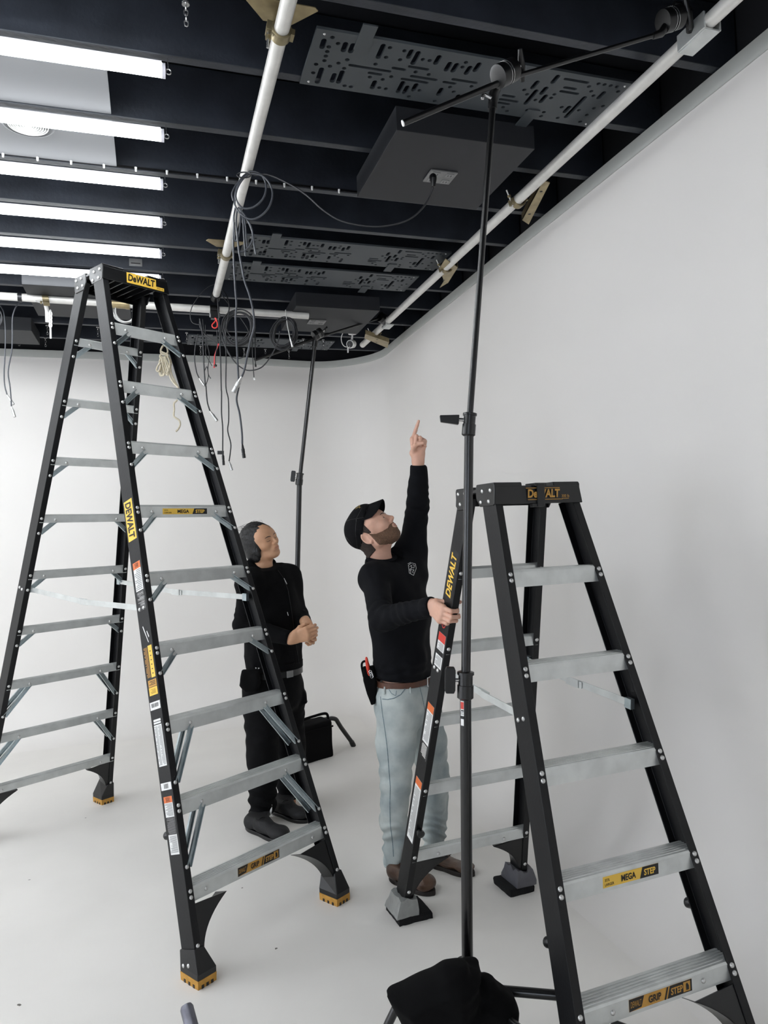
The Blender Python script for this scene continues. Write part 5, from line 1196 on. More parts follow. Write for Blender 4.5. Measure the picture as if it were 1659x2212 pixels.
# long-sleeved shirt
RS = 1.06
S1 = [ecap(at(872, 1462, d=3.4768), at(864, 1330, d=3.4662), (0.155, 0.122), (0.165, 0.120), LT1, 0.05), ecap(at(864, 1330, d=3.4662), at(856, 1262, d=3.4662), (0.165, 0.120), (0.165, 0.108), LT1, 0.05),
      cone(J1['rs']+0.01*LT1, J1['neck']-0.02*ZV, 0.064, 0.066, 0.05), cone(J1['ls']-0.02*LT1, J1['neck']-0.02*ZV, 0.066, 0.066, 0.05), ell(at(868, 1430, d=3.4132), (0.11, 0.09, 0.07), (F1, LT1, ZV), 0.06),
      cone(J1['rs'], J1['re'], 0.063, 0.050, 0.04), cone(J1['re'], J1['rw']+unit(J1['re']-J1['rw'])*0.005, 0.050, 0.036, 0.02),
      cone(J1['ls'], J1['le'], 0.066, 0.053, 0.045), cone(J1['le'], J1['lw']+unit(J1['le']-J1['lw'])*0.03, 0.053, 0.036, 0.02), cone(at(885, 1245, d=3.5616), J1['ls']+0.03*ZV, 0.085, 0.07, 0.05)]
RS = 1.0
rwd, lwd = unit(J1['rw']-J1['re']), unit(J1['lw']-J1['le'])
near = lambda P, c, r: ((P-c)**2).sum(-1) < r*r
def shirtcut(P):
    d = np.where(near(P, J1['rw'], 0.17), (P-(J1['rw']+rwd*0.004))@rwd, -1); d = np.maximum(d, np.where(near(P, J1['lw'], 0.17), (P-(J1['lw']-lwd*0.034))@lwd, -1))
    nd = unit(J1['neck']-J1['chest']+F1*0.10); d = np.maximum(d, np.where(near(P, J1['neck'], 0.105), (P-(J1['neck']+0.006*ZV))@nd, -1))
    hd = unit(-ZV*1.0-CR*0.09); return np.maximum(d, (P-at(872, 1462, d=3.4768))@hd)
def shirtfold(P):
    o = wrinkle(P, 0.0036, 26, 11)+wrinkle(P, 0.0030, 55, 12)
    for c, r, ax in ((J1['re'], 0.13, J1['re']-J1['rs']), (J1['le'], 0.14, J1['le']-J1['ls']), ((J1['re']+J1['rw'])/2, 0.12, J1['rw']-J1['re'])):
        w = np.clip(1-np.sqrt(((P-c)**2).sum(-1))/r, 0, 1); o = o+0.006*w*np.sin((P@unit(ax))*150+2.5*np.sin(P@np.array([31, 17, 23.0])))
    w = np.clip(1-np.abs((P-at(872, 1440, d=3.4768))@ZV)/0.07, 0, 1); return o+0.004*w*np.sin((P@ZV)*170+3*np.sin(P@F1*18))
sv, sf_ = solid(S1, 0.0075, shirtfold, [shirtcut]); shirt = sub(solid_obj('shirt', [(sv, sf_)], M_SHIRT, p1, 2))
for nm, w_, d_, r_ in (('cuff', J1['rw']+rwd*0.044, rwd, 0.0345), ('cuff', J1['lw'], lwd, 0.0355)):
    mb = MB(); mb.tube([w_-d_*0.085, w_-d_*0.080, w_-d_*0.040, w_-d_*0.034], [r_+0.002, r_+0.006, r_+0.004, r_+0.001], M_SHIRT, 22); mb.build(nm, shirt, smooth=50)
mb = MB(); nd = unit(J1['neck']-J1['chest']+F1*0.10); ea = unit(np.cross(nd, F1)); eb = np.cross(nd, ea); mb.tube([J1['neck']+0.004*ZV+0.008*nd+0.063*math.cos(t)*ea+0.064*math.sin(t)*eb+nd*0.0 for t in np.linspace(0, 2*math.pi, 30)], 0.0115, M_SHIRT, 8); mb.build('collar_band', shirt)
# chest emblem: a white hexagon of strokes
for pts in ([(882, 1221), (889, 1216), (897, 1218), (899, 1228), (893, 1243), (884, 1238), (882, 1221)], [(885, 1224), (889, 1221), (889, 1227), (885, 1230)], [(891, 1220), (895, 1221), (894, 1227), (890, 1226)], [(885, 1232), (890, 1230)], [(887, 1231), (887, 1238)], [(891, 1231), (894, 1231), (891, 1236), (893, 1238)], [(881, 1218), (887, 1215)]):
    trace('emblem', shirt, sv, sf_, pts, 0.0011, M_WHITE, 0.0006, 4)
# jeans
RS = 1.06
G1 = [ecap(at(874, 1474, d=3.4768), at(876, 1520, d=3.4768), (0.150, 0.118), (0.160, 0.125), LT1, 0.03), cone(J1['rh'], (J1['rh']+J1['rk'])/2, 0.098, 0.083, 0.03), cone((J1['rh']+J1['rk'])/2, J1['rk'], 0.083, 0.066, 0.03), cone(J1['rk'], at(851, 1770, d=3.3708), 0.066, 0.061, 0.02), cone(at(851, 1770, d=3.3708), J1['ra']-0.02*ZV, 0.061, 0.050, 0.02),
      cone(J1['lh'], (J1['lh']+J1['lk'])/2, 0.096, 0.080, 0.03), cone((J1['lh']+J1['lk'])/2, J1['lk'], 0.080, 0.066, 0.03), cone(J1['lk'], at(938, 1765, d=3.5934), 0.066, 0.060, 0.02), cone(at(938, 1765, d=3.5934), J1['la'], 0.060, 0.050, 0.02)]
RS = 1.0
def jeancut(P):
    d = (P-at(874, 1472, d=3.4768))@unit(ZV+CR*0.03); d = np.maximum(d, np.where(near(P, J1['ra'], 0.16), (J1['ra'][2]-0.015)-P[..., 2], -1)); return np.maximum(d, np.where(near(P, J1['la'], 0.16), (J1['la'][2]-0.015)-P[..., 2], -1))
def jeanfold(P):
    z = P[..., 2]; o = wrinkle(P, 0.0045, 20, 21)+wrinkle(P, 0.0022, 60, 22); w = np.clip((0.40-z)/0.26, 0, 1)
    o = o+0.0075*w*np.sin(z*100+3.5*np.sin(P@np.array([26, 14, 12.0]))+2.4*np.sin(P@np.array([9, 40, 30.0])))
    w2 = np.exp(-((z-0.50)/0.09)**2); o = o+0.0045*w2*np.sin(z*85+2*np.sin(P@np.array([20, 25, 0.0])))
    w3 = np.exp(-((z-0.80)/0.07)**2); return o+0.0045*w3*np.sin(P@unit(ZV+0.8*F1)*95)
gv, gf = solid(G1, 0.0075, jeanfold, [jeancut]); jeans = sub(solid_obj('jeans', [(gv, gf)], M_JEAN, p1, 2))
trace('side_seam', jeans, gv, gf, [(822, 1505), (826, 1540), (832, 1580), (837, 1620), (840, 1660), (843, 1700), (842, 1740), (843, 1780), (848, 1820), (850, 1850)], 0.0018, M_JSEAM, 0.0004)
trace('pocket_seam', jeans, gv, gf, [(826, 1510), (838, 1511), (852, 1508), (866, 1500), (875, 1488), (878, 1472)], 0.0020, M_JSEAM, 0.0006)
trace('pocket_seam', jeans, gv, gf, [(830, 1480), (842, 1478), (856, 1477), (866, 1476)], 0.0016, M_JSEAM, 0.0005)
trace('pocket_seam', jeans, gv, gf, [(836, 1484), (846, 1498), (855, 1503), (856, 1492)], 0.0014, M_JSEAM, 0.0005)
trace('fly_seam', jeans, gv, gf, [(905, 1478), (912, 1505), (918, 1535), (916, 1560)], 0.0016, M_JSEAM, 0.0005)
for c_, z_ in ((J1['ra'], J1['ra'][2]-0.008), (J1['la'], J1['la'][2]-0.008)):
    mb = MB(); c2 = np.array([c_[0], c_[1], z_]); mb.tube([c2+0.0545*math.cos(t)*F1+0.0545*math.sin(t)*LT1 for t in np.linspace(0, 2*math.pi, 28)], 0.006, M_JEAN, 7); mb.build('hem', jeans)
bc = at(873, 1472, d=3.4768)+0.004*ZV
def ring_band(name, root, c, ra, rb_, h, t, m, la):
    mb = MB(); fw = np.cross(la, ZV); rings = []
    for a in np.linspace(0, 2*math.pi, 41):
        d = math.cos(a)*la*ra+math.sin(a)*fw*rb_; n = unit(math.cos(a)*la/ra+math.sin(a)*fw/rb_); rings.append([c+d-h/2*ZV, c+d+n*t-h/2*ZV, c+d+n*t+h/2*ZV, c+d+h/2*ZV])
    mb.loft(rings, m, caps=False); return sub(mb.build(name, root, smooth=50))
belt1 = ring_band('belt', p1, bc+0.006*ZV, 0.158, 0.124, 0.027, 0.006, M_BELT, LT1)
for pts in ([(832, 1462), (832, 1490)], [(885, 1462), (886, 1488)], [(926, 1460), (928, 1486)]): trace('belt_loop', jeans, gv, gf, [(p[0], p[1]+10) for p in pts], 0.0045, M_JEAN, 0.006, 4)
bk = bc+F1*0.136+0.006*ZV; mb = MB(); mb.tube([bk+LT1*a+ZV*b for a, b in ((-0.022, -0.02), (0.022, -0.02), (0.022, 0.02), (-0.022, 0.02), (-0.022, -0.02))], 0.0032, M_CHROME, 8); mb.build('buckle', belt1, smooth=30)
shoe(p1, 'boot', at(842, 1898, z=0), at(938, 1934, z=0), J1['ra']+np.array([0, 0, 0.02]), M_BOOT, M_SOLE)
shoe(p1, 'boot', at(926, 1866, z=0), at(1024, 1893, z=0), J1['la']+np.array([0, 0, 0.02]), M_BOOT, M_SOLE)
# tool pouch on the belt and the red-handled tool in it
tp = at(798, 1470, d=3.3920); pr = thing('tool_pouch', 'black tool pouch hanging from the belt at the back of the man in jeans', 'pouch', tp)
P = [slab([(-0.030, 0.065), (0.020, 0.070), (0.032, 0.02), (0.036, -0.055), (0.030, -0.105), (0.008, -0.115), (-0.012, -0.06), (-0.030, 0.0)], tp, CR, CU, 0.022, 0.010, 0.01)]
v, f = solid(P, 0.004, lambda Q: wrinkle(Q, 0.0016, 70, 31)); solid_obj('pouch', [(v, f)], M_CLOTHB, pr, 1)
mb = MB(); mb.tube(spline([tp+CR*a+CU*b-CF*0.01 for a, b in ((-0.026, 0.02), (-0.036, 0.075), (-0.024, 0.092), (-0.008, 0.084), (0.0, 0.06))], 6), 0.0055, M_CLOTHB, 8); mb.build('loop', pr)
kx = at(803, 1452, d=3.3602); mb = MB()
for k in range(3): mb.tube([kx+CR*(0.003*k-0.006)+0.007*math.cos(t)*CR+0.009*math.sin(t)*CU-CU*0.009*k for t in np.linspace(0, 6.283, 14)], 0.002, M_CHROME, 6)
single(mb, 'key_ring', 'small bright key ring hooked to the belt beside the tool pouch', 'key ring', kx)
ta, tb = at(796, 1452, d=3.3761), at(791, 1419, d=3.3655); mb = MB(); tx = unit(tb-ta); mb.tube([ta-tx*0.08, ta-tx*0.02, ta, ta+(tb-ta)*0.6, tb-tx*0.006, tb], [0.004, 0.007, 0.0085, 0.0085, 0.006, 0.002], M_REDT, 12)
single(mb, 'hand_tool', 'red handled tool sticking up out of the tool pouch', 'tool', ta)

# ---- man in the black hoodie
F2 = unit(CRH*0.70-CFH*0.71); LT2 = np.cross(ZV, F2)
J2 = dict(hip=at(592, 1452, d=4.1658), chest=at(584, 1300, d=4.1552), neck=at(570, 1222, d=4.1552), rs=at(540, 1262, d=4.0280), ls=at(626, 1246, d=4.2824), re=at(526, 1352, d=4.0068), rw=at(630, 1380, d=3.9220),
          le=at(646, 1338, d=4.2718), lw=at(659, 1348, d=4.0704), rh=at(564, 1492, d=4.0916), lh=at(618, 1486, d=4.2612), rk=at(568, 1640, d=4.0598), lk=at(628, 1620, d=4.3036), ra=at(566, 1772, d=4.0916), la=at(626, 1740, d=4.3460),
          rt=at(610, 1812, z=0.03), lt=at(652, 1768, z=0.03), lat=LT2)
p2 = thing('person', 'man in a black hoodie standing with clasped hands behind the tall ladder, looking up', 'person', at(590, 1800, z=0), 'two men looking up')
B_ = -CF; f2 = unit(CR*0.78+CU*0.27+B_*0.56); u2 = unit(CR*-0.40+CU*0.90+B_*0.10); u2 = unit(u2-(u2@f2)*f2); l2 = np.cross(u2, f2)
H2 = Head(at(599.5, 1168, d=4.09)-1.03*(0.134*f2-0.006*u2), f2, l2, u2, 1.03)
sk2 = H2.face(J2['neck'], closed=True, wide=1.03, rn=0.050)
RH2 = hand_prims(J2['rw'], CR*0.93+CU*0.30-CF*0.05, -CU*0.95+CR*0.25, CF*0.9-CR*0.1, [(0.35, 0.9, 0.6), (0.4, 1.0, 0.6), (0.45, 1.0, 0.6), (0.5, 1.0, 0.6)], [(-0.5, 0.8, 0.2), (-0.2, 0.95, 0.3), (0.1, 0.9, 0.5)], 1.0)
RH2.append(cone(J2['rw']+unit(J2['re']-J2['rw'])*0.09, J2['rw'], 0.030, 0.025, 0.015))
LH2 = hand_prims(J2['lw']+CR*0.004+CU*0.012, CR*0.45-CU*0.72-CF*0.5, CR*0.75+CU*0.25-CF*0.35, -CR*0.55-CU*0.35-CF*0.6, [(0.25, 1.0, 0.7), (0.3, 1.1, 0.7), (0.3, 1.1, 0.7), (0.35, 1.1, 0.7)], [(-0.4, 0.6, 0.5), (-0.2, 0.8, 0.6), (0.0, 0.8, 0.6)], 1.0)
LH2.append(cone(J2['lw']+unit(J2['le']-J2['lw'])*0.07+CU*0.008, J2['lw']+CU*0.012, 0.030, 0.025, 0.015))
hd2 = solid(sk2, 0.0028)
RS = 1.06
solid_obj('body', [hd2, solid(RH2, 0.0026), solid(LH2, 0.0026), solid(body_core(J2), 0.012)], [M_SKIN2, M_LIP2], p2, 2, lips(H2)); RS = 1.0; H2.eyes(p2, -0.15)
H2.brows(p2, hd2, M_HAIR2)
hp2 = [H2.e((-0.004, 0, 0.046), (0.104, 0.087, 0.094), 0.02), H2.e((-0.035, 0, -0.02), (0.065, 0.080, 0.075), 0.03), H2.e((0.0, -0.070, -0.008), (0.050, 0.022, 0.068), 0.02), H2.e((0.0, 0.070, -0.008), (0.050, 0.022, 0.068), 0.02), H2.e((-0.045, 0, -0.075), (0.038, 0.058, 0.055), 0.03), 
       H2.e((0.128, 0.0, -0.015), (0.092, 0.080, 0.098), 0.008, '-')]
v, f = solid(hp2, 0.0042, lambda P: wrinkle(P, 0.0022, 150, 41, H2.l)+wrinkle(P, 0.0010, 420, 42)); solid_obj('hair', [(v, f)], M_HAIR2, p2, 1)
mb = MB(); rnd = random.Random(8)
for i in range(40):
    a = rnd.uniform(-0.8, 0.8); b0_ = H2.p(-0.03+rnd.uniform(-0.05, 0.08), 0.075*a, 0.125-0.03*a*a); mb.tube(spline([b0_, b0_+H2.u*0.016-H2.f*rnd.uniform(0.0, 0.03)+H2.l*rnd.uniform(-0.01, 0.01), b0_+H2.u*rnd.uniform(0.005, 0.022)-H2.f*rnd.uniform(0.03, 0.06)], 3), [0.0005]*7, M_HAIR2, 4)
for l_ in (0.004, 0.009): mb.tube(spline([H2.p(0.085, l_, 0.108), H2.p(0.106, l_*1.2+0.004, 0.088), H2.p(0.109, l_*1.5+0.008, 0.076)], 4), 0.0009, M_HAIR2, 4)
o = mb.build('loose_hair', p2); o['kind'] = 'stuff'
RS = 1.06
S2 = [ecap(at(594, 1430, d=4.1658), at(586, 1330, d=4.1552), (0.160, 0.125), (0.172, 0.128), LT2, 0.05), ecap(at(586, 1330, d=4.1552), at(580, 1270, d=4.1552), (0.172, 0.128), (0.165, 0.105), LT2, 0.05), cone(J2['rs'], J2['neck']-0.03*ZV, 0.066, 0.068, 0.05), cone(J2['ls'], J2['neck']-0.03*ZV, 0.066, 0.068, 0.05),
      cone(J2['rs'], J2['re'], 0.064, 0.056, 0.04), cone(J2['re'], J2['rw']-unit(J2['rw']-J2['re'])*0.02, 0.056, 0.038, 0.02), cone(J2['ls'], J2['le'], 0.062, 0.054, 0.04), cone(J2['le'], J2['lw']-unit(J2['lw']-J2['le'])*0.01, 0.054, 0.038, 0.02)]
RS = 1.0
rwd2, lwd2 = unit(J2['rw']-J2['re']), unit(J2['lw']-J2['le']); nd2 = unit(J2['neck']-J2['chest']+F2*0.06)
def hoodcut(P):
    d = np.where(near(P, J2['rw'], 0.13), (P-(J2['rw']-rwd2*0.012))@rwd2, -1); d = np.maximum(d, np.where(near(P, J2['lw'], 0.10), (P-(J2['lw']-lwd2*0.016))@lwd2, -1))
    d = np.maximum(d, np.where(near(P, J2['neck'], 0.11), (P-(J2['neck']+0.000*ZV))@nd2, -1)); return np.maximum(d, at(590, 1442, d=4.1658)[2]-P[..., 2])
def hoodfold(P):
    o = wrinkle(P, 0.0045, 24, 51)+wrinkle(P, 0.0028, 60, 52)
    for c, r, ax in ((J2['re'], 0.14, J2['re']-J2['rs']), (J2['le'], 0.13, J2['le']-J2['ls'])):
        w = np.clip(1-np.sqrt(((P-c)**2).sum(-1))/r, 0, 1); o = o+0.006*w*np.sin((P@unit(ax))*140+2.5*np.sin(P@np.array([31, 17, 23.0])))
    return o
sv2, sf2 = solid(S2, 0.008, hoodfold, [hoodcut]); hood = sub(solid_obj('hoodie', [(sv2, sf2)], M_HOOD, p2, 2))
hdp = [cone(J2['neck']+np.array(c_), J2['neck']+np.array(d_), r0, r1, 0.03) for c_, d_, r0, r1 in ((-F2*0.075+ZV*0.01, -F2*0.085-ZV*0.07, 0.045, 0.055), (-F2*0.04+LT2*0.075+ZV*0.0, -F2*0.085+ZV*0.005, 0.030, 0.040), (-F2*0.04-LT2*0.075, -F2*0.085+ZV*0.005, 0.030, 0.040), (-F2*0.04+LT2*0.075, F2*0.055+LT2*0.035-ZV*0.045, 0.030, 0.020), (-F2*0.04-LT2*0.075, F2*0.055-LT2*0.035-ZV*0.045, 0.030, 0.020))]
v, f = solid(hdp, 0.006, lambda P: wrinkle(P, 0.003, 45, 55)); solid_obj('hood', [(v, f)], M_HOOD, p2, 2)
trace('zip', hood, sv2, sf2, [(600, 1232), (612, 1248), (622, 1275), (628, 1310), (632, 1340), (640, 1400), (646, 1436)], 0.0022, M_BLACKM, 0.001)
trace('zip_pull', hood, sv2, sf2, [(613, 1250), (619, 1262)], 0.0025, M_CHROME, 0.002, 3); trace('drawstring', hood, sv2, sf2, [(620, 1322), (622, 1330)], 0.002, M_WPLAST, 0.003, 3)
ring_band('hem_band', hood, at(594, 1436, d=4.1658), 0.167, 0.131, 0.035, 0.006, M_HOOD, LT2)
RS = 1.06
G2 = [ecap(at(594, 1450, d=4.1658), at(592, 1500, d=4.1658), (0.150, 0.120), (0.165, 0.130), LT2, 0.03), cone(J2['rh'], J2['rk'], 0.102, 0.080, 0.03), cone(J2['rk'], J2['ra']-0.02*ZV, 0.080, 0.066, 0.02), cone(J2['lh'], J2['lk'], 0.100, 0.080, 0.03), cone(J2['lk'], J2['la']-0.02*ZV, 0.080, 0.068, 0.02), slab([(-0.03, 0.05), (0.03, 0.05), (0.045, -0.02), (0.0, -0.04)], at(650, 1512, d=4.2400), CR, CU, 0.03, 0.01, 0.02)]
RS = 1.0
def trcut(P):
    d = P[..., 2]-at(594, 1447, d=4.1658)[2]; d = np.maximum(d, np.where(near(P, J2['ra'], 0.17), 0.055-P[..., 2], -1)); return np.maximum(d, np.where(near(P, J2['la'], 0.17), 0.045-P[..., 2], -1))
def trfold(P):
    z = P[..., 2]; w = np.clip((0.40-z)/0.3, 0, 1); return wrinkle(P, 0.003, 22, 61)+wrinkle(P, 0.002, 55, 62)+0.008*w*np.sin(z*95+2.2*np.sin(P@np.array([22, 14, 0.0])))+0.004*np.exp(-((z-0.55)/0.12)**2)*np.sin(z*80+2*np.sin(P@np.array([20, 25, 0.0])))
gv2, gf2 = solid(G2, 0.0085, trfold, [trcut]); tr = sub(solid_obj('trousers', [(gv2, gf2)], M_TROUS, p2, 2))
belt2 = ring_band('belt', p2, at(594, 1450, d=4.1658), 0.165, 0.132, 0.034, 0.006, M_BLACKM, LT2)
bk = at(594, 1450, d=4.1658)+F2*0.142; mb = MB(); mb.box(bk, (0.045, 0.006, 0.038), M_PLATE, (LT2, F2, ZV)); mb.build('buckle', belt2, smooth=0, bevel=0.003)
shoe(p2, 'shoe', at(532, 1788, z=0), at(621, 1822, z=0), J2['ra']*np.array([1, 1, 0])+np.array([0, 0, 0.085]), M_SHOE, M_BLACKM, wide=0.050, boot=False)
shoe(p2, 'shoe', at(586, 1752, z=0), at(664, 1778, z=0), J2['la']*np.array([1, 1, 0])+np.array([0, 0, 0.085]), M_SHOE, M_BLACKM, wide=0.050, boot=False)
w0 = at(588, 1748, d=4.0704); mb = MB(); mb.tube(spline([at(583, 1762, d=4.0280), at(586, 1748, d=4.0280), at(587, 1738, d=4.0386)], 4), [0.005, 0.006, 0.006, 0.006, 0.005, 0.004, 0.003, 0.003, 0.002][:9], M_WPLAST, 6); mb.build('pull_tab', p2)
c2 = at(544, 1468, d=3.9644); hp_ = thing('hip_pouch', 'black rounded pouch hanging from the belt of the man in the hoodie', 'pouch', c2)
P = [slab([(-0.055, 0.055), (0.045, 0.055), (0.050, -0.02), (0.030, -0.065), (-0.03, -0.070), (-0.066, -0.03)], c2, CR, CU, 0.028, 0.02, 0.01)]
v, f = solid(P, 0.005, lambda Q: wrinkle(Q, 0.002, 50, 71)); solid_obj('pouch', [(v, f)], M_CLOTHB, hp_, 1)
for (u_, v_) in ((553, 1443), (559, 1443.5)):
    s_ = at(u_, v_, d=3.9485); mb = MB(); mb.tube([s_, s_-CF*0.004], [0.0045, 0.003], M_CHROME, 10); mb.build('stud', hp_)

# ------------------------------------------------------------------ hanging cables, rope, security camera
def pxs(pts, d, n=8):
    out = []
    for i, p in enumerate(pts):
        dd = d[0]+(d[1]-d[0])*i/(len(pts)-1) if hasattr(d, '__len__') else d
        out.append(at(p[0], p[1], d=dd))
    return spline(out, n)
A_ = lambda *q: [(400+q[i]/6.9125, 600+q[i+1]/6.9125) for i in range(0, len(q), 2)]
B__ = lambda *q: [(400+q[i]/6.9125, 820+q[i+1]/6.9125) for i in range(0, len(q), 2)]
C_ = lambda *q: [(q[i]/7.9, 640+q[i+1]/7.9) for i in range(0, len(q), 2)]
def connector(root, p0, p1, m, r):
    p0, p1 = np.array(p0), np.array(p1); ax = p1-p0; L = np.linalg.norm(ax); ax = ax/L; mb = MB()
    mb.tube([p0, p0+ax*L*0.05, p0+ax*L*0.34, p0+ax*L*0.36, p0+ax*L*0.62, p0+ax*L*0.63, p0+ax*L*0.68, p0+ax*L*0.69, p1-ax*0.001, p1], [r*0.45, r*0.5, r*0.8, r, r, r*0.88, r*0.88, r, r, r*0.8], m, 14)
    mb.build('plug', root, smooth=35)
def cable(label, pts, d, r, m=None, conn=None, name='cable', group='cables hanging from the grid pipes', extra=None):
    P = pxs(pts, d); root = thing(name, label, 'cable', P[0], group); mb = MB(); mb.tube(P, r, m or M_CABLE, 8); mb.build('cord', root, smooth=60)
    if conn:
        e = at(conn[0][0], conn[0][1], d=d[-1] if hasattr(d, '__len__') else d); connector(root, P[-1], e, conn[1], conn[2])
    return root
M_XLR = mat('satin nickel plug', (186, 186, 184), 0.3, metal=0.8)
DN, DF = 3.12, 4.85
# the coil on the middle pipe and what hangs from it
cl = thing('cable_coil', 'black cable coiled in big loops around the middle pipe, below the slotted panels', 'cable', at(545, 400, d=DN), 'coiled cables on the pipes')
def loops(root, lst, d, r, m):
    for pts in lst:
        mb = MB(); mb.tube(pxs(pts, d), r, m, 8); mb.build('loop', root, smooth=60)
E_ = lambda *q: [(400+q[i]/5.53, 340+q[i+1]/5.53) for i in range(0, len(q), 2)]
loops(cl, [E_(590, 560, 600, 420, 650, 280, 740, 190, 830, 170, 920, 220, 965, 330, 950, 450, 890, 540, 800, 600, 700, 610, 640, 560, 605, 480, 620, 380, 680, 270, 760, 205, 860, 200, 960, 250, 1030, 360, 1040, 480, 990, 610, 900, 700, 790, 740, 690, 700, 620, 620, 590, 560)], (DN, DN-0.02), 0.0042, M_CABLEG)
loops(cl, [E_(600, 600, 580, 720, 590, 880, 600, 1000, 640, 930, 655, 800, 660, 690), E_(620, 610, 610, 760, 620, 920, 625, 1000), E_(640, 600, 700, 700, 770, 790, 805, 900, 790, 1020, 720, 1110, 660, 1130, 650, 1115), E_(660, 610, 690, 760, 700, 900, 710, 1040, 722, 1180), E_(700, 700, 720, 820, 730, 960, 740, 1080), E_(630, 600, 680, 650, 740, 740, 800, 880, 820, 1020, 845, 1160), E_(575, 520, 560, 430, 600, 340, 650, 280)], DN, 0.0038, M_CABLEG)
mb = MB(); c = at(527, 378, d=DN-0.03); mb.tube([c+0.03*math.cos(t)*CR+0.012*math.sin(t)*CU for t in np.linspace(0, 6.283, 16)], 0.003, M_CABLE, 6); mb.build('cable_tie', cl)
cable('black power cable swinging from the coil to the outlet on the ceiling box', [(548, 378), (580, 378), (620, 395), (660, 420), (700, 455), (740, 478), (800, 489), (850, 485), (890, 470), (920, 440), (934, 410), (936, 392)], (DN, 3.02), 0.0042)
p_ = at(936, 388, d=3.02); mb = MB(); mb.tube([p_-CU*0.03, p_, p_+CU*0.02+CF*0.02], [0.008, 0.014, 0.016], M_BLACKM, 12); single(mb, 'power_plug', 'black plug pushed into the outlet on the ceiling box', 'plug', p_)
cable('thick grey cable hanging straight from the coil, ending in a long black plug', [(506, 480), (504, 520), (505, 560)]+A_(745, 120, 765, 400, 752, 600, 765, 900, 778, 1150, 795, 1480)+B__(800, 100, 768, 300, 815, 520, 848, 800, 853, 960), DN, 0.0042, M_CABLEG, (B__(880, 1172)[0], M_BLACKM, 0.0075))
cable('thick grey cable curving right from the coil, ending in a large silver plug', [(512, 500), (516, 540), (522, 575)]+A_(890, 60, 960, 260, 1015, 500, 1030, 720, 980, 920, 930, 1150, 885, 1370, 845, 1480), DN-0.03, 0.0045, M_CABLEG, (B__(718, 190)[0], M_XLR, 0.0105))
cable('thin black cable with a tape flag near its end, hanging beside the tall ladder', A_(480, 120, 485, 330, 502, 600, 514, 900, 528, 1200, 538, 1640)+B__(543, 200, 543, 500, 560, 720, 560, 1060), DF-0.1, 0.0042, M_CABLE, (B__(575, 1278)[0], M_BLACKM, 0.0085))
mb = MB(); q = at(*B__(530, 1090)[0], d=DF-0.11); mb.box(q, (0.042, 0.004, 0.024), M_BLACKM, (CR, CF, CU)); single(mb, 'tape_flag', 'black tape flag wrapped round the thin cable above its plug', 'tape', q)
cable('thin wavy black cable ending in a small silver plug, right of the taped one', A_(520, 150, 610, 250, 655, 400, 640, 520, 560, 680, 530, 760)[:3]+A_(645, 560, 612, 750, 602, 950, 612, 1200, 608, 1620)+B__(645, 300, 650, 600, 635, 760, 680, 950, 675, 1080, 655, 1220), DF-0.05, 0.0040, M_CABLE, (B__(700, 1355)[0], M_XLR, 0.0085))
cable('dark cable ending in a silver plug just right of the ladder rail', A_(215, 610, 250, 780, 265, 1000, 280, 1300, 300, 1600)+B__(310, 100, 330, 330, 370, 470), DF, 0.0045, M_CABLE, (B__(478, 620)[0], M_XLR, 0.0105))
cable('dark cable with a slim silver plug, nearest the ladder rail', A_(195, 840, 155, 1000, 140, 1200, 168, 1400, 208, 1500), DF, 0.0038, M_CABLE, (A_(285, 1612)[0], M_XLR, 0.0075))
cable('thin black cable looping out to the left of the middle pipe end', A_(430, 100, 340, 140, 230, 240, 110, 420, 75, 560, 110, 670, 220, 705), DF-0.1, 0.0030)
cable('black cable sagging in a wide loop between the two hanging coils', A_(530, 780, 545, 880, 600, 1020, 720, 1230, 850, 1350, 980, 1385, 1150, 1330, 1290, 1150, 1390, 940, 1410, 800), DF, 0.0042)
cable('thin black cable crossing the pipe joint and dropping behind the round coil', A_(500, 170, 580, 300, 655, 410, 640, 520, 560, 680, 530, 740, 545, 900, 650, 1140, 760, 1200, 870, 1180, 940, 1060, 955, 880, 930, 760, 820, 590), DF+0.05, 0.0035)
cable('thin black cable with a white tip, right of the round coil', A_(1010, 620, 1000, 900, 1008, 1200, 1028, 1490), DF+0.05, 0.0030, M_CABLE, (A_(1040, 1530)[0], M_WPLAST, 0.0060))
cable('short black cable with a black tip, above the white-tipped one', A_(1050, 700, 1045, 900, 1050, 1280), DF+0.08, 0.0032, M_CABLE, (A_(1052, 1330)[0], M_BLACKM, 0.0070))
cable('tangle of thin black wire hanging left of the red clip', A_(260, 620, 280, 780, 330, 1000, 360, 1150, 340, 1350, 345, 1480, 310, 1600), DF+0.03, 0.0028)
cable('short thin wire hanging crookedly beside the tangle', A_(300, 700, 310, 1000, 310, 1140, 400, 1315), DF+0.03, 0.0026)
cable('short black wire hanging below the tangle', A_(290, 1390, 325, 1330, 350, 1450, 382, 1505), DF+0.03, 0.0026)
cable('black cable drooping from the bundle at the ladder rail to the round coil', A_(215, 640, 225, 740, 300, 850, 400, 930, 480, 960, 600, 990, 720, 1000, 860, 920, 960, 800), DF+0.02, 0.0040)
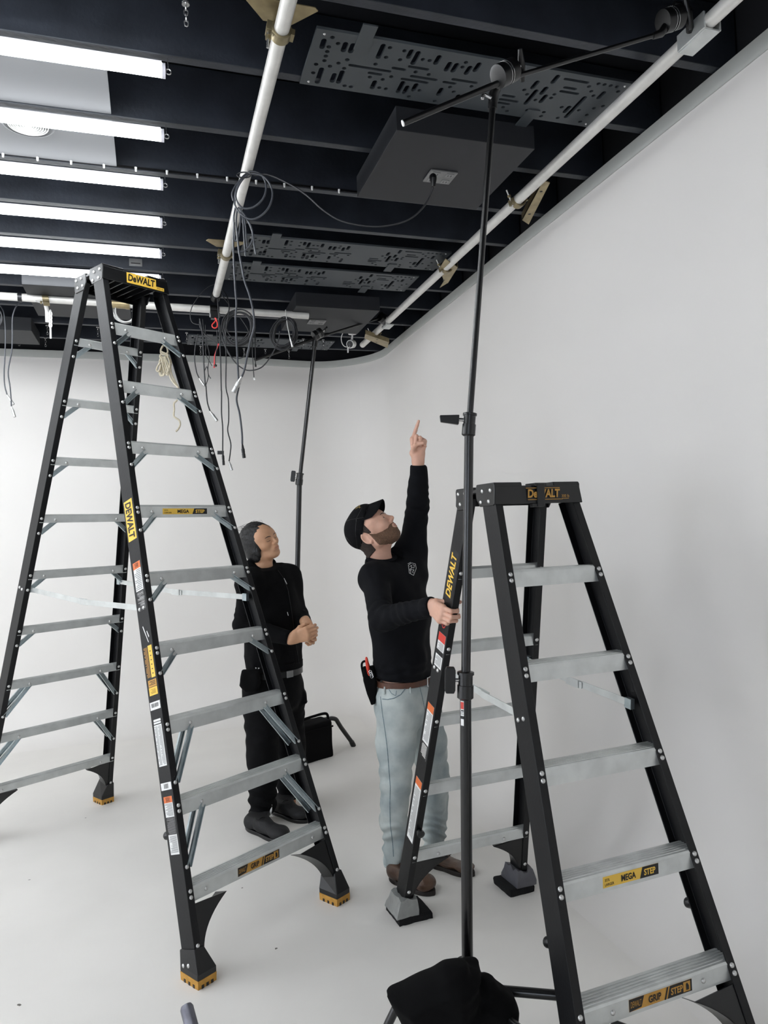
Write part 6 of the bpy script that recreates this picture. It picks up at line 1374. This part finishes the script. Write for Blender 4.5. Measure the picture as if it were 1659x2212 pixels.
def coil(label, cu_, cv_, rx, ry, d, n, r, m, seed, tilt=0.0):
    rnd = random.Random(seed); root = thing('cable_coil', label, 'cable', at(cu_, cv_, d=d), 'coiled cables on the pipes')
    for i in range(n):
        ox, oy, k = rnd.uniform(-3, 3), rnd.uniform(-3, 3), 1+0.07*rnd.uniform(-2.4, 2); ph = rnd.random()*6
        pts = [(cu_+ox+rx*k*math.cos(t)*(1+0.05*math.sin(3*t+ph))+tilt*ry*math.sin(t), cv_+oy+ry*k*math.sin(t)*(1+0.04*math.sin(2*t+ph))) for t in np.linspace(0, 2*math.pi, 17)]
        P = spline([at(u, v, d=d+0.012*(i-n/2)) for u, v in pts], 4); mb = MB(); mb.tube(P, r, m, 7); mb.build('loop', root, smooth=60)
    return root
coil('round black cable coil hanging on the cross pipe near the middle of the cables', 516, 709, 31, 35, 4.86, 7, 0.0042, M_CABLE, 3)
coil('tall narrow black cable coil hanging near the free end of the cross pipe', 614, 721, 24, 31, 4.98, 9, 0.0042, M_CABLE, 4, -0.12)
coil('pale cable coil hanging from the cross pipe behind the tall ladder', 272, 664, 26, 31, 4.72, 6, 0.0036, mat('pale grey cable', (170, 170, 168), 0.45), 6)
coil('black cable coil cut by the left edge of the photo', -7, 688, 12, 20, 4.6, 4, 0.0042, M_CABLE, 7)
cable('pale cable with a silver plug hanging in front of the tall narrow coil', A_(1500, 480, 1525, 700, 1545, 800, 1555, 850), 4.93, 0.0036, mat('pale cable', (176, 176, 172), 0.4), (A_(1605, 1035)[0], M_XLR, 0.0085))
cable('grey cable hanging furthest left from the cross pipe, ending in a silver plug', C_(0, 150, 60, 270, 92, 600, 85, 1000, 70, 1300, 80, 1520, 120, 1680), 4.62, 0.0042, M_CABLEG, (C_(232, 1850)[0], M_XLR, 0.0085))
cable('grey cable bent over the cross pipe at the left, ending in the lowest silver plug', C_(385, 85, 330, 110, 262, 200, 212, 380, 210, 700, 198, 950, 150, 1200, 142, 1350, 172, 1550, 188, 1750, 195, 1880), 4.60, 0.0042, M_CABLEG, (C_(252, 2062)[0], M_XLR, 0.0085))
cable('black wire clipped along the cross pipe at the left', C_(400, 85, 480, 72, 600, 66, 750, 92, 900, 106, 1100, 76, 1280, 64), 4.62, 0.0030)
wr = at(*C_(392, 45)[0], d=4.64); mb = MB(); CX_ = unit(CB-CA); c0 = CA+CX_*((wr-CA)@CX_); mb.tube([c0-CX_*0.012, c0+CX_*0.012], 0.0275, M_CABLE, 20); single(mb, 'tape_band', 'black tape band round the cross pipe above the leftmost cables', 'tape', c0)
# clamp with its hanging tail and chain on the cross pipe
cc = CA+CX_*((at(*C_(800, 80)[0], d=4.64)-CA)@CX_); ck = thing('pipe_clamp', 'pale metal clamp with a rod and chain hanging from the left cross pipe', 'clamp', cc)
ring_clamp(ck, cc, CX_, (0.2, -0.5, -0.9), (-1, -0.2, 0.1)); q = at(*C_(805, 250)[0], d=4.62)
mb = MB(); mb.tube([cc-np.array([0, 0, 0.03]), q, at(*C_(808, 440)[0], d=4.62)], [0.012, 0.013, 0.012], M_WPLAST, 12); mb.build('rod', ck)
for i in range(9):
    z = C_(862, 270+32*i)[0]; k = at(z[0], z[1], d=4.60); mb = MB(); mb.tube([k+0.009*math.cos(t)*(CR if i % 2 else CF)+0.014*math.sin(t)*CU for t in np.linspace(0, 6.283, 12)], 0.0032, M_WPLAST, 6); mb.build('chain_link', ck)
mb = MB(); mb.tube([at(*C_(862, 550)[0], d=4.60), at(*C_(866, 720)[0], d=4.60)], 0.0058, M_WPLAST, 10); mb.build('chain_tail', ck)
# joint of the two pipes, red clip under it, coupler behind the ladder top
jp = np.array([MX, 4.86, (PZ+3.155)/2]); jt = thing('pipe_joint', 'black swivel clamp where the middle pipe meets the cross pipe', 'clamp', jp)
mb = MB(); mb.tube([(MX, 4.80, PZ), (MX, 4.89, PZ)], 0.032, M_BLACKM, 20); mb.build('upper_jaw', jt); k = CA+CX_*((jp-CA)@CX_); mb = MB(); mb.tube([k-CX_*0.03, k+CX_*0.03], 0.032, M_BLACKM, 20); mb.build('lower_jaw', jt)
mb = MB(); mb.box(k-np.array([0, 0.02, 0.045]), (0.05, 0.04, 0.05), M_BLACKM, None); mb.tube([k-np.array([0.03, 0.03, 0.03]), k-np.array([0.03, 0.03, 0.06])], 0.006, M_CHROME, 8); mb.tube([k-np.array([-0.03, 0.03, 0.03]), k-np.array([-0.03, 0.03, 0.06])], 0.006, M_CHROME, 8); mb.build('bolts', jt, smooth=30)
M_REDC = mat('red anodised clip', (214, 62, 56), 0.35, metal=0.2)
mb = MB(); mb.tube(pxs(A_(440, 600, 465, 620, 440, 660, 405, 700, 410, 735, 440, 750, 475, 735, 482, 690, 470, 640, 450, 600), 4.80), 0.0042, M_REDC, 8); single(mb, 'clip_hook', 'red spring clip hanging under the pipe joint', 'clip', at(*A_(445, 600)[0], d=4.80))
mb = MB(); mb.prism([(-0.010, 0), (0.012, 0.06), (0.004, 0.062), (-0.022, -0.02), (-0.026, -0.10), (-0.016, -0.10)], at(*A_(480, 1120)[0], d=4.82), CR, CU, CF, 0.004, mat('red cloth tape', (196, 36, 42), 0.6)); single(mb, 'ribbon', 'red cloth ribbon tied to the cable below the red clip', 'ribbon', at(*A_(480, 1120)[0], d=4.82))
cable('black cord with a flared black end hanging below the red clip', A_(475, 780, 478, 1000, 452, 1160, 450, 1290), 4.82, 0.0030, M_CABLE, (A_(452, 1325)[0], M_BLACKM, 0.0100))
k0, k1 = CA+CX_*((at(241, 655, d=4.72)-CA)@CX_), CA+CX_*((at(280, 660, d=4.75)-CA)@CX_); mb = MB(); mb.tube([k0, k0+CX_*0.005, k1-CX_*0.03, k1-CX_*0.02, k1], [0.027, 0.031, 0.031, 0.034, 0.034], M_ZINC, 20); single(mb, 'pipe_coupler', 'zinc plated coupler on the cross pipe behind the tall ladder', 'coupler', k0)
# cotton rope on the tall ladder
D3 = lambda *q: [(320+q[i]/8.51, 700+q[i+1]/8.51) for i in range(0, len(q), 2)]
DR = 3.72; rp = thing('rope', 'cream cotton rope tied in a hank on the right rail of the tall ladder', 'rope', at(354, 750, d=DR))
rnd = random.Random(4)
for pts in ([(270, 400), (235, 470), (240, 540), (300, 560), (360, 520), (345, 430), (300, 395), (270, 400)], [(230, 500), (290, 530), (370, 560)], [(225, 530), (300, 560), (375, 585)], [(230, 590), (290, 610), (370, 600)], [(235, 560), (220, 600), (250, 620), (330, 600)],
            [(240, 610), (210, 700), (240, 800), (210, 900), (235, 950), (270, 930), (260, 820), (250, 640)], [(255, 620), (270, 760), (300, 890), (270, 930)], [(280, 620), (300, 760), (340, 880), (310, 920)], [(300, 610), (340, 760), (370, 860), (340, 900)], [(320, 610), (360, 720), (380, 820), (360, 870)],
            [(230, 700), (180, 770), (155, 840), (180, 870), (215, 830), (235, 740)], [(225, 880), (240, 940), (290, 940), (300, 890)], [(320, 900), (350, 940), (365, 900)], [(360, 590), (395, 680), (400, 760), (385, 850), (400, 960), (470, 1080), (550, 1160)], [(390, 620), (425, 690), (410, 780), (430, 920), (500, 1070), (560, 1170)]):
    q = [(320+x/8.51, 700+y/8.51) for x, y in pts]; dd = DR+rnd.uniform(-0.012, 0.012); mb = MB(); mb.tube(spline([at(u, v, d=dd+rnd.uniform(-0.004, 0.004)) for u, v in q], 6), 0.0046, M_ROPE, 7); mb.build('strand', rp, smooth=60)
mb = MB(); mb.tube(pxs(D3(560, 1170, 550, 1300, 530, 1400, 475, 1460, 480, 1560, 470, 1680, 500, 1720, 570, 1770, 590, 1840, 560, 1920, 510, 1975), DR+0.03), 0.0046, M_ROPE, 8); mb.build('loose_end', rp, smooth=60)
# white security camera and its adapter
sc0 = at(757, 720, z=3.262); dS = (sc0-np.array([0, 0, CAM_H]))@CF; sk = thing('security_camera', 'round white security camera hanging from the ceiling in the back corner', 'security camera', sc0)
F6 = lambda x, y, dd=0: at(640+x/6.38, 620+y/6.38, d=dS+dd)
mb = MB(); c = F6(773, 640); rings = [[c+rr*math.cos(t)*np.array([1, 0, 0])+rr*math.sin(t)*np.array([0, 1, 0])+np.array([0, 0, z]) for t in np.linspace(0, 6.283, 24, endpoint=False)] for rr, z in ((0.034, 0.012), (0.036, 0.004), (0.034, -0.006), (0.02, -0.010))]; mb.loft(rings, M_WPLAST); mb.build('base', sk, smooth=50)
mb = MB(); mb.tube([F6(773, 650), F6(772, 690), F6(766, 730)], [0.008, 0.007, 0.011], M_WPLAST, 12); mb.build('stem', sk)
c = F6(762, 786); ax = unit(-CF*0.86-CR*0.42-CU*0.25); mb = MB(); mb.tube([c-ax*t for t in (-0.030, -0.028, 0.020, 0.034, 0.038)], [0.032, 0.0345, 0.0345, 0.028, 0.016], M_WPLAST, 26); body = sub(mb.build('housing', sk, smooth=40))
mb = MB(); mb.tube([c+ax*0.0295, c+ax*0.0312], 0.0275, M_INK, 26); mb.build('lens_face', sk); mb = MB(); mb.tube([c+ax*0.0312, c+ax*0.034], [0.011, 0.009], M_BLACKM, 18); mb.build('lens', sk); mb = MB(); p = c+ax*0.0315-CU*0.019; mb.tube([p, p+ax*0.001], 0.003, M_WHITE, 8); mb.build('status_light', sk)
mb = MB(); mb.tube([F6(712, 830), F6(712, 905)], [0.0065, 0.0055], M_WPLAST, 10); mb.build('antenna', sk)
ad = F6(485, 525, -0.1); an = thing('power_adapter', 'flat white power adapter plugged in under the back ceiling box', 'adapter', ad)
mb = MB(); mb.loft([[ad+0.030*math.cos(t)*np.array([1, 0, 0])+0.030*math.sin(t)*np.array([0, 1, 0])+np.array([0, 0, z]) for t in np.linspace(0, 6.283, 24, endpoint=False)] for z in (-0.014, -0.012, 0.012, 0.014)], M_WPLAST); mb.build('body', an, smooth=40)
mb = MB(); mb.box(ad+np.array([-0.02, 0.02, 0.03]), (0.03, 0.03, 0.05), M_BLACKM); mb.build('plug_block', an, smooth=0, bevel=0.003)
G6 = [(545, 520), (600, 525), (650, 555), (668, 590), (640, 640), (620, 700), (630, 770), (660, 815), (695, 826)]
mb = MB(); mb.tube(spline([F6(x, y, -0.08+0.08*i/8) for i, (x, y) in enumerate(G6)], 8), 0.0035, M_WPLAST, 8); single(mb, 'camera_cable', 'thin white cable running from the adapter to the security camera', 'cable', F6(545, 520, -0.08))
# small plate on the lit joist behind the ladder top
pj = at(293, 567, y=JY0+5*JDY-0.021); mb = MB(); mb.box(pj, (0.075, 0.004, 0.045), M_PLATE); mb.box(pj-np.array([0, 0.003, 0.006]), (0.055, 0.004, 0.006), M_INK); single(mb, 'wall_plate', 'small pale metal plate on the joist above the tall ladder cap', 'plate', pj, smooth=0)
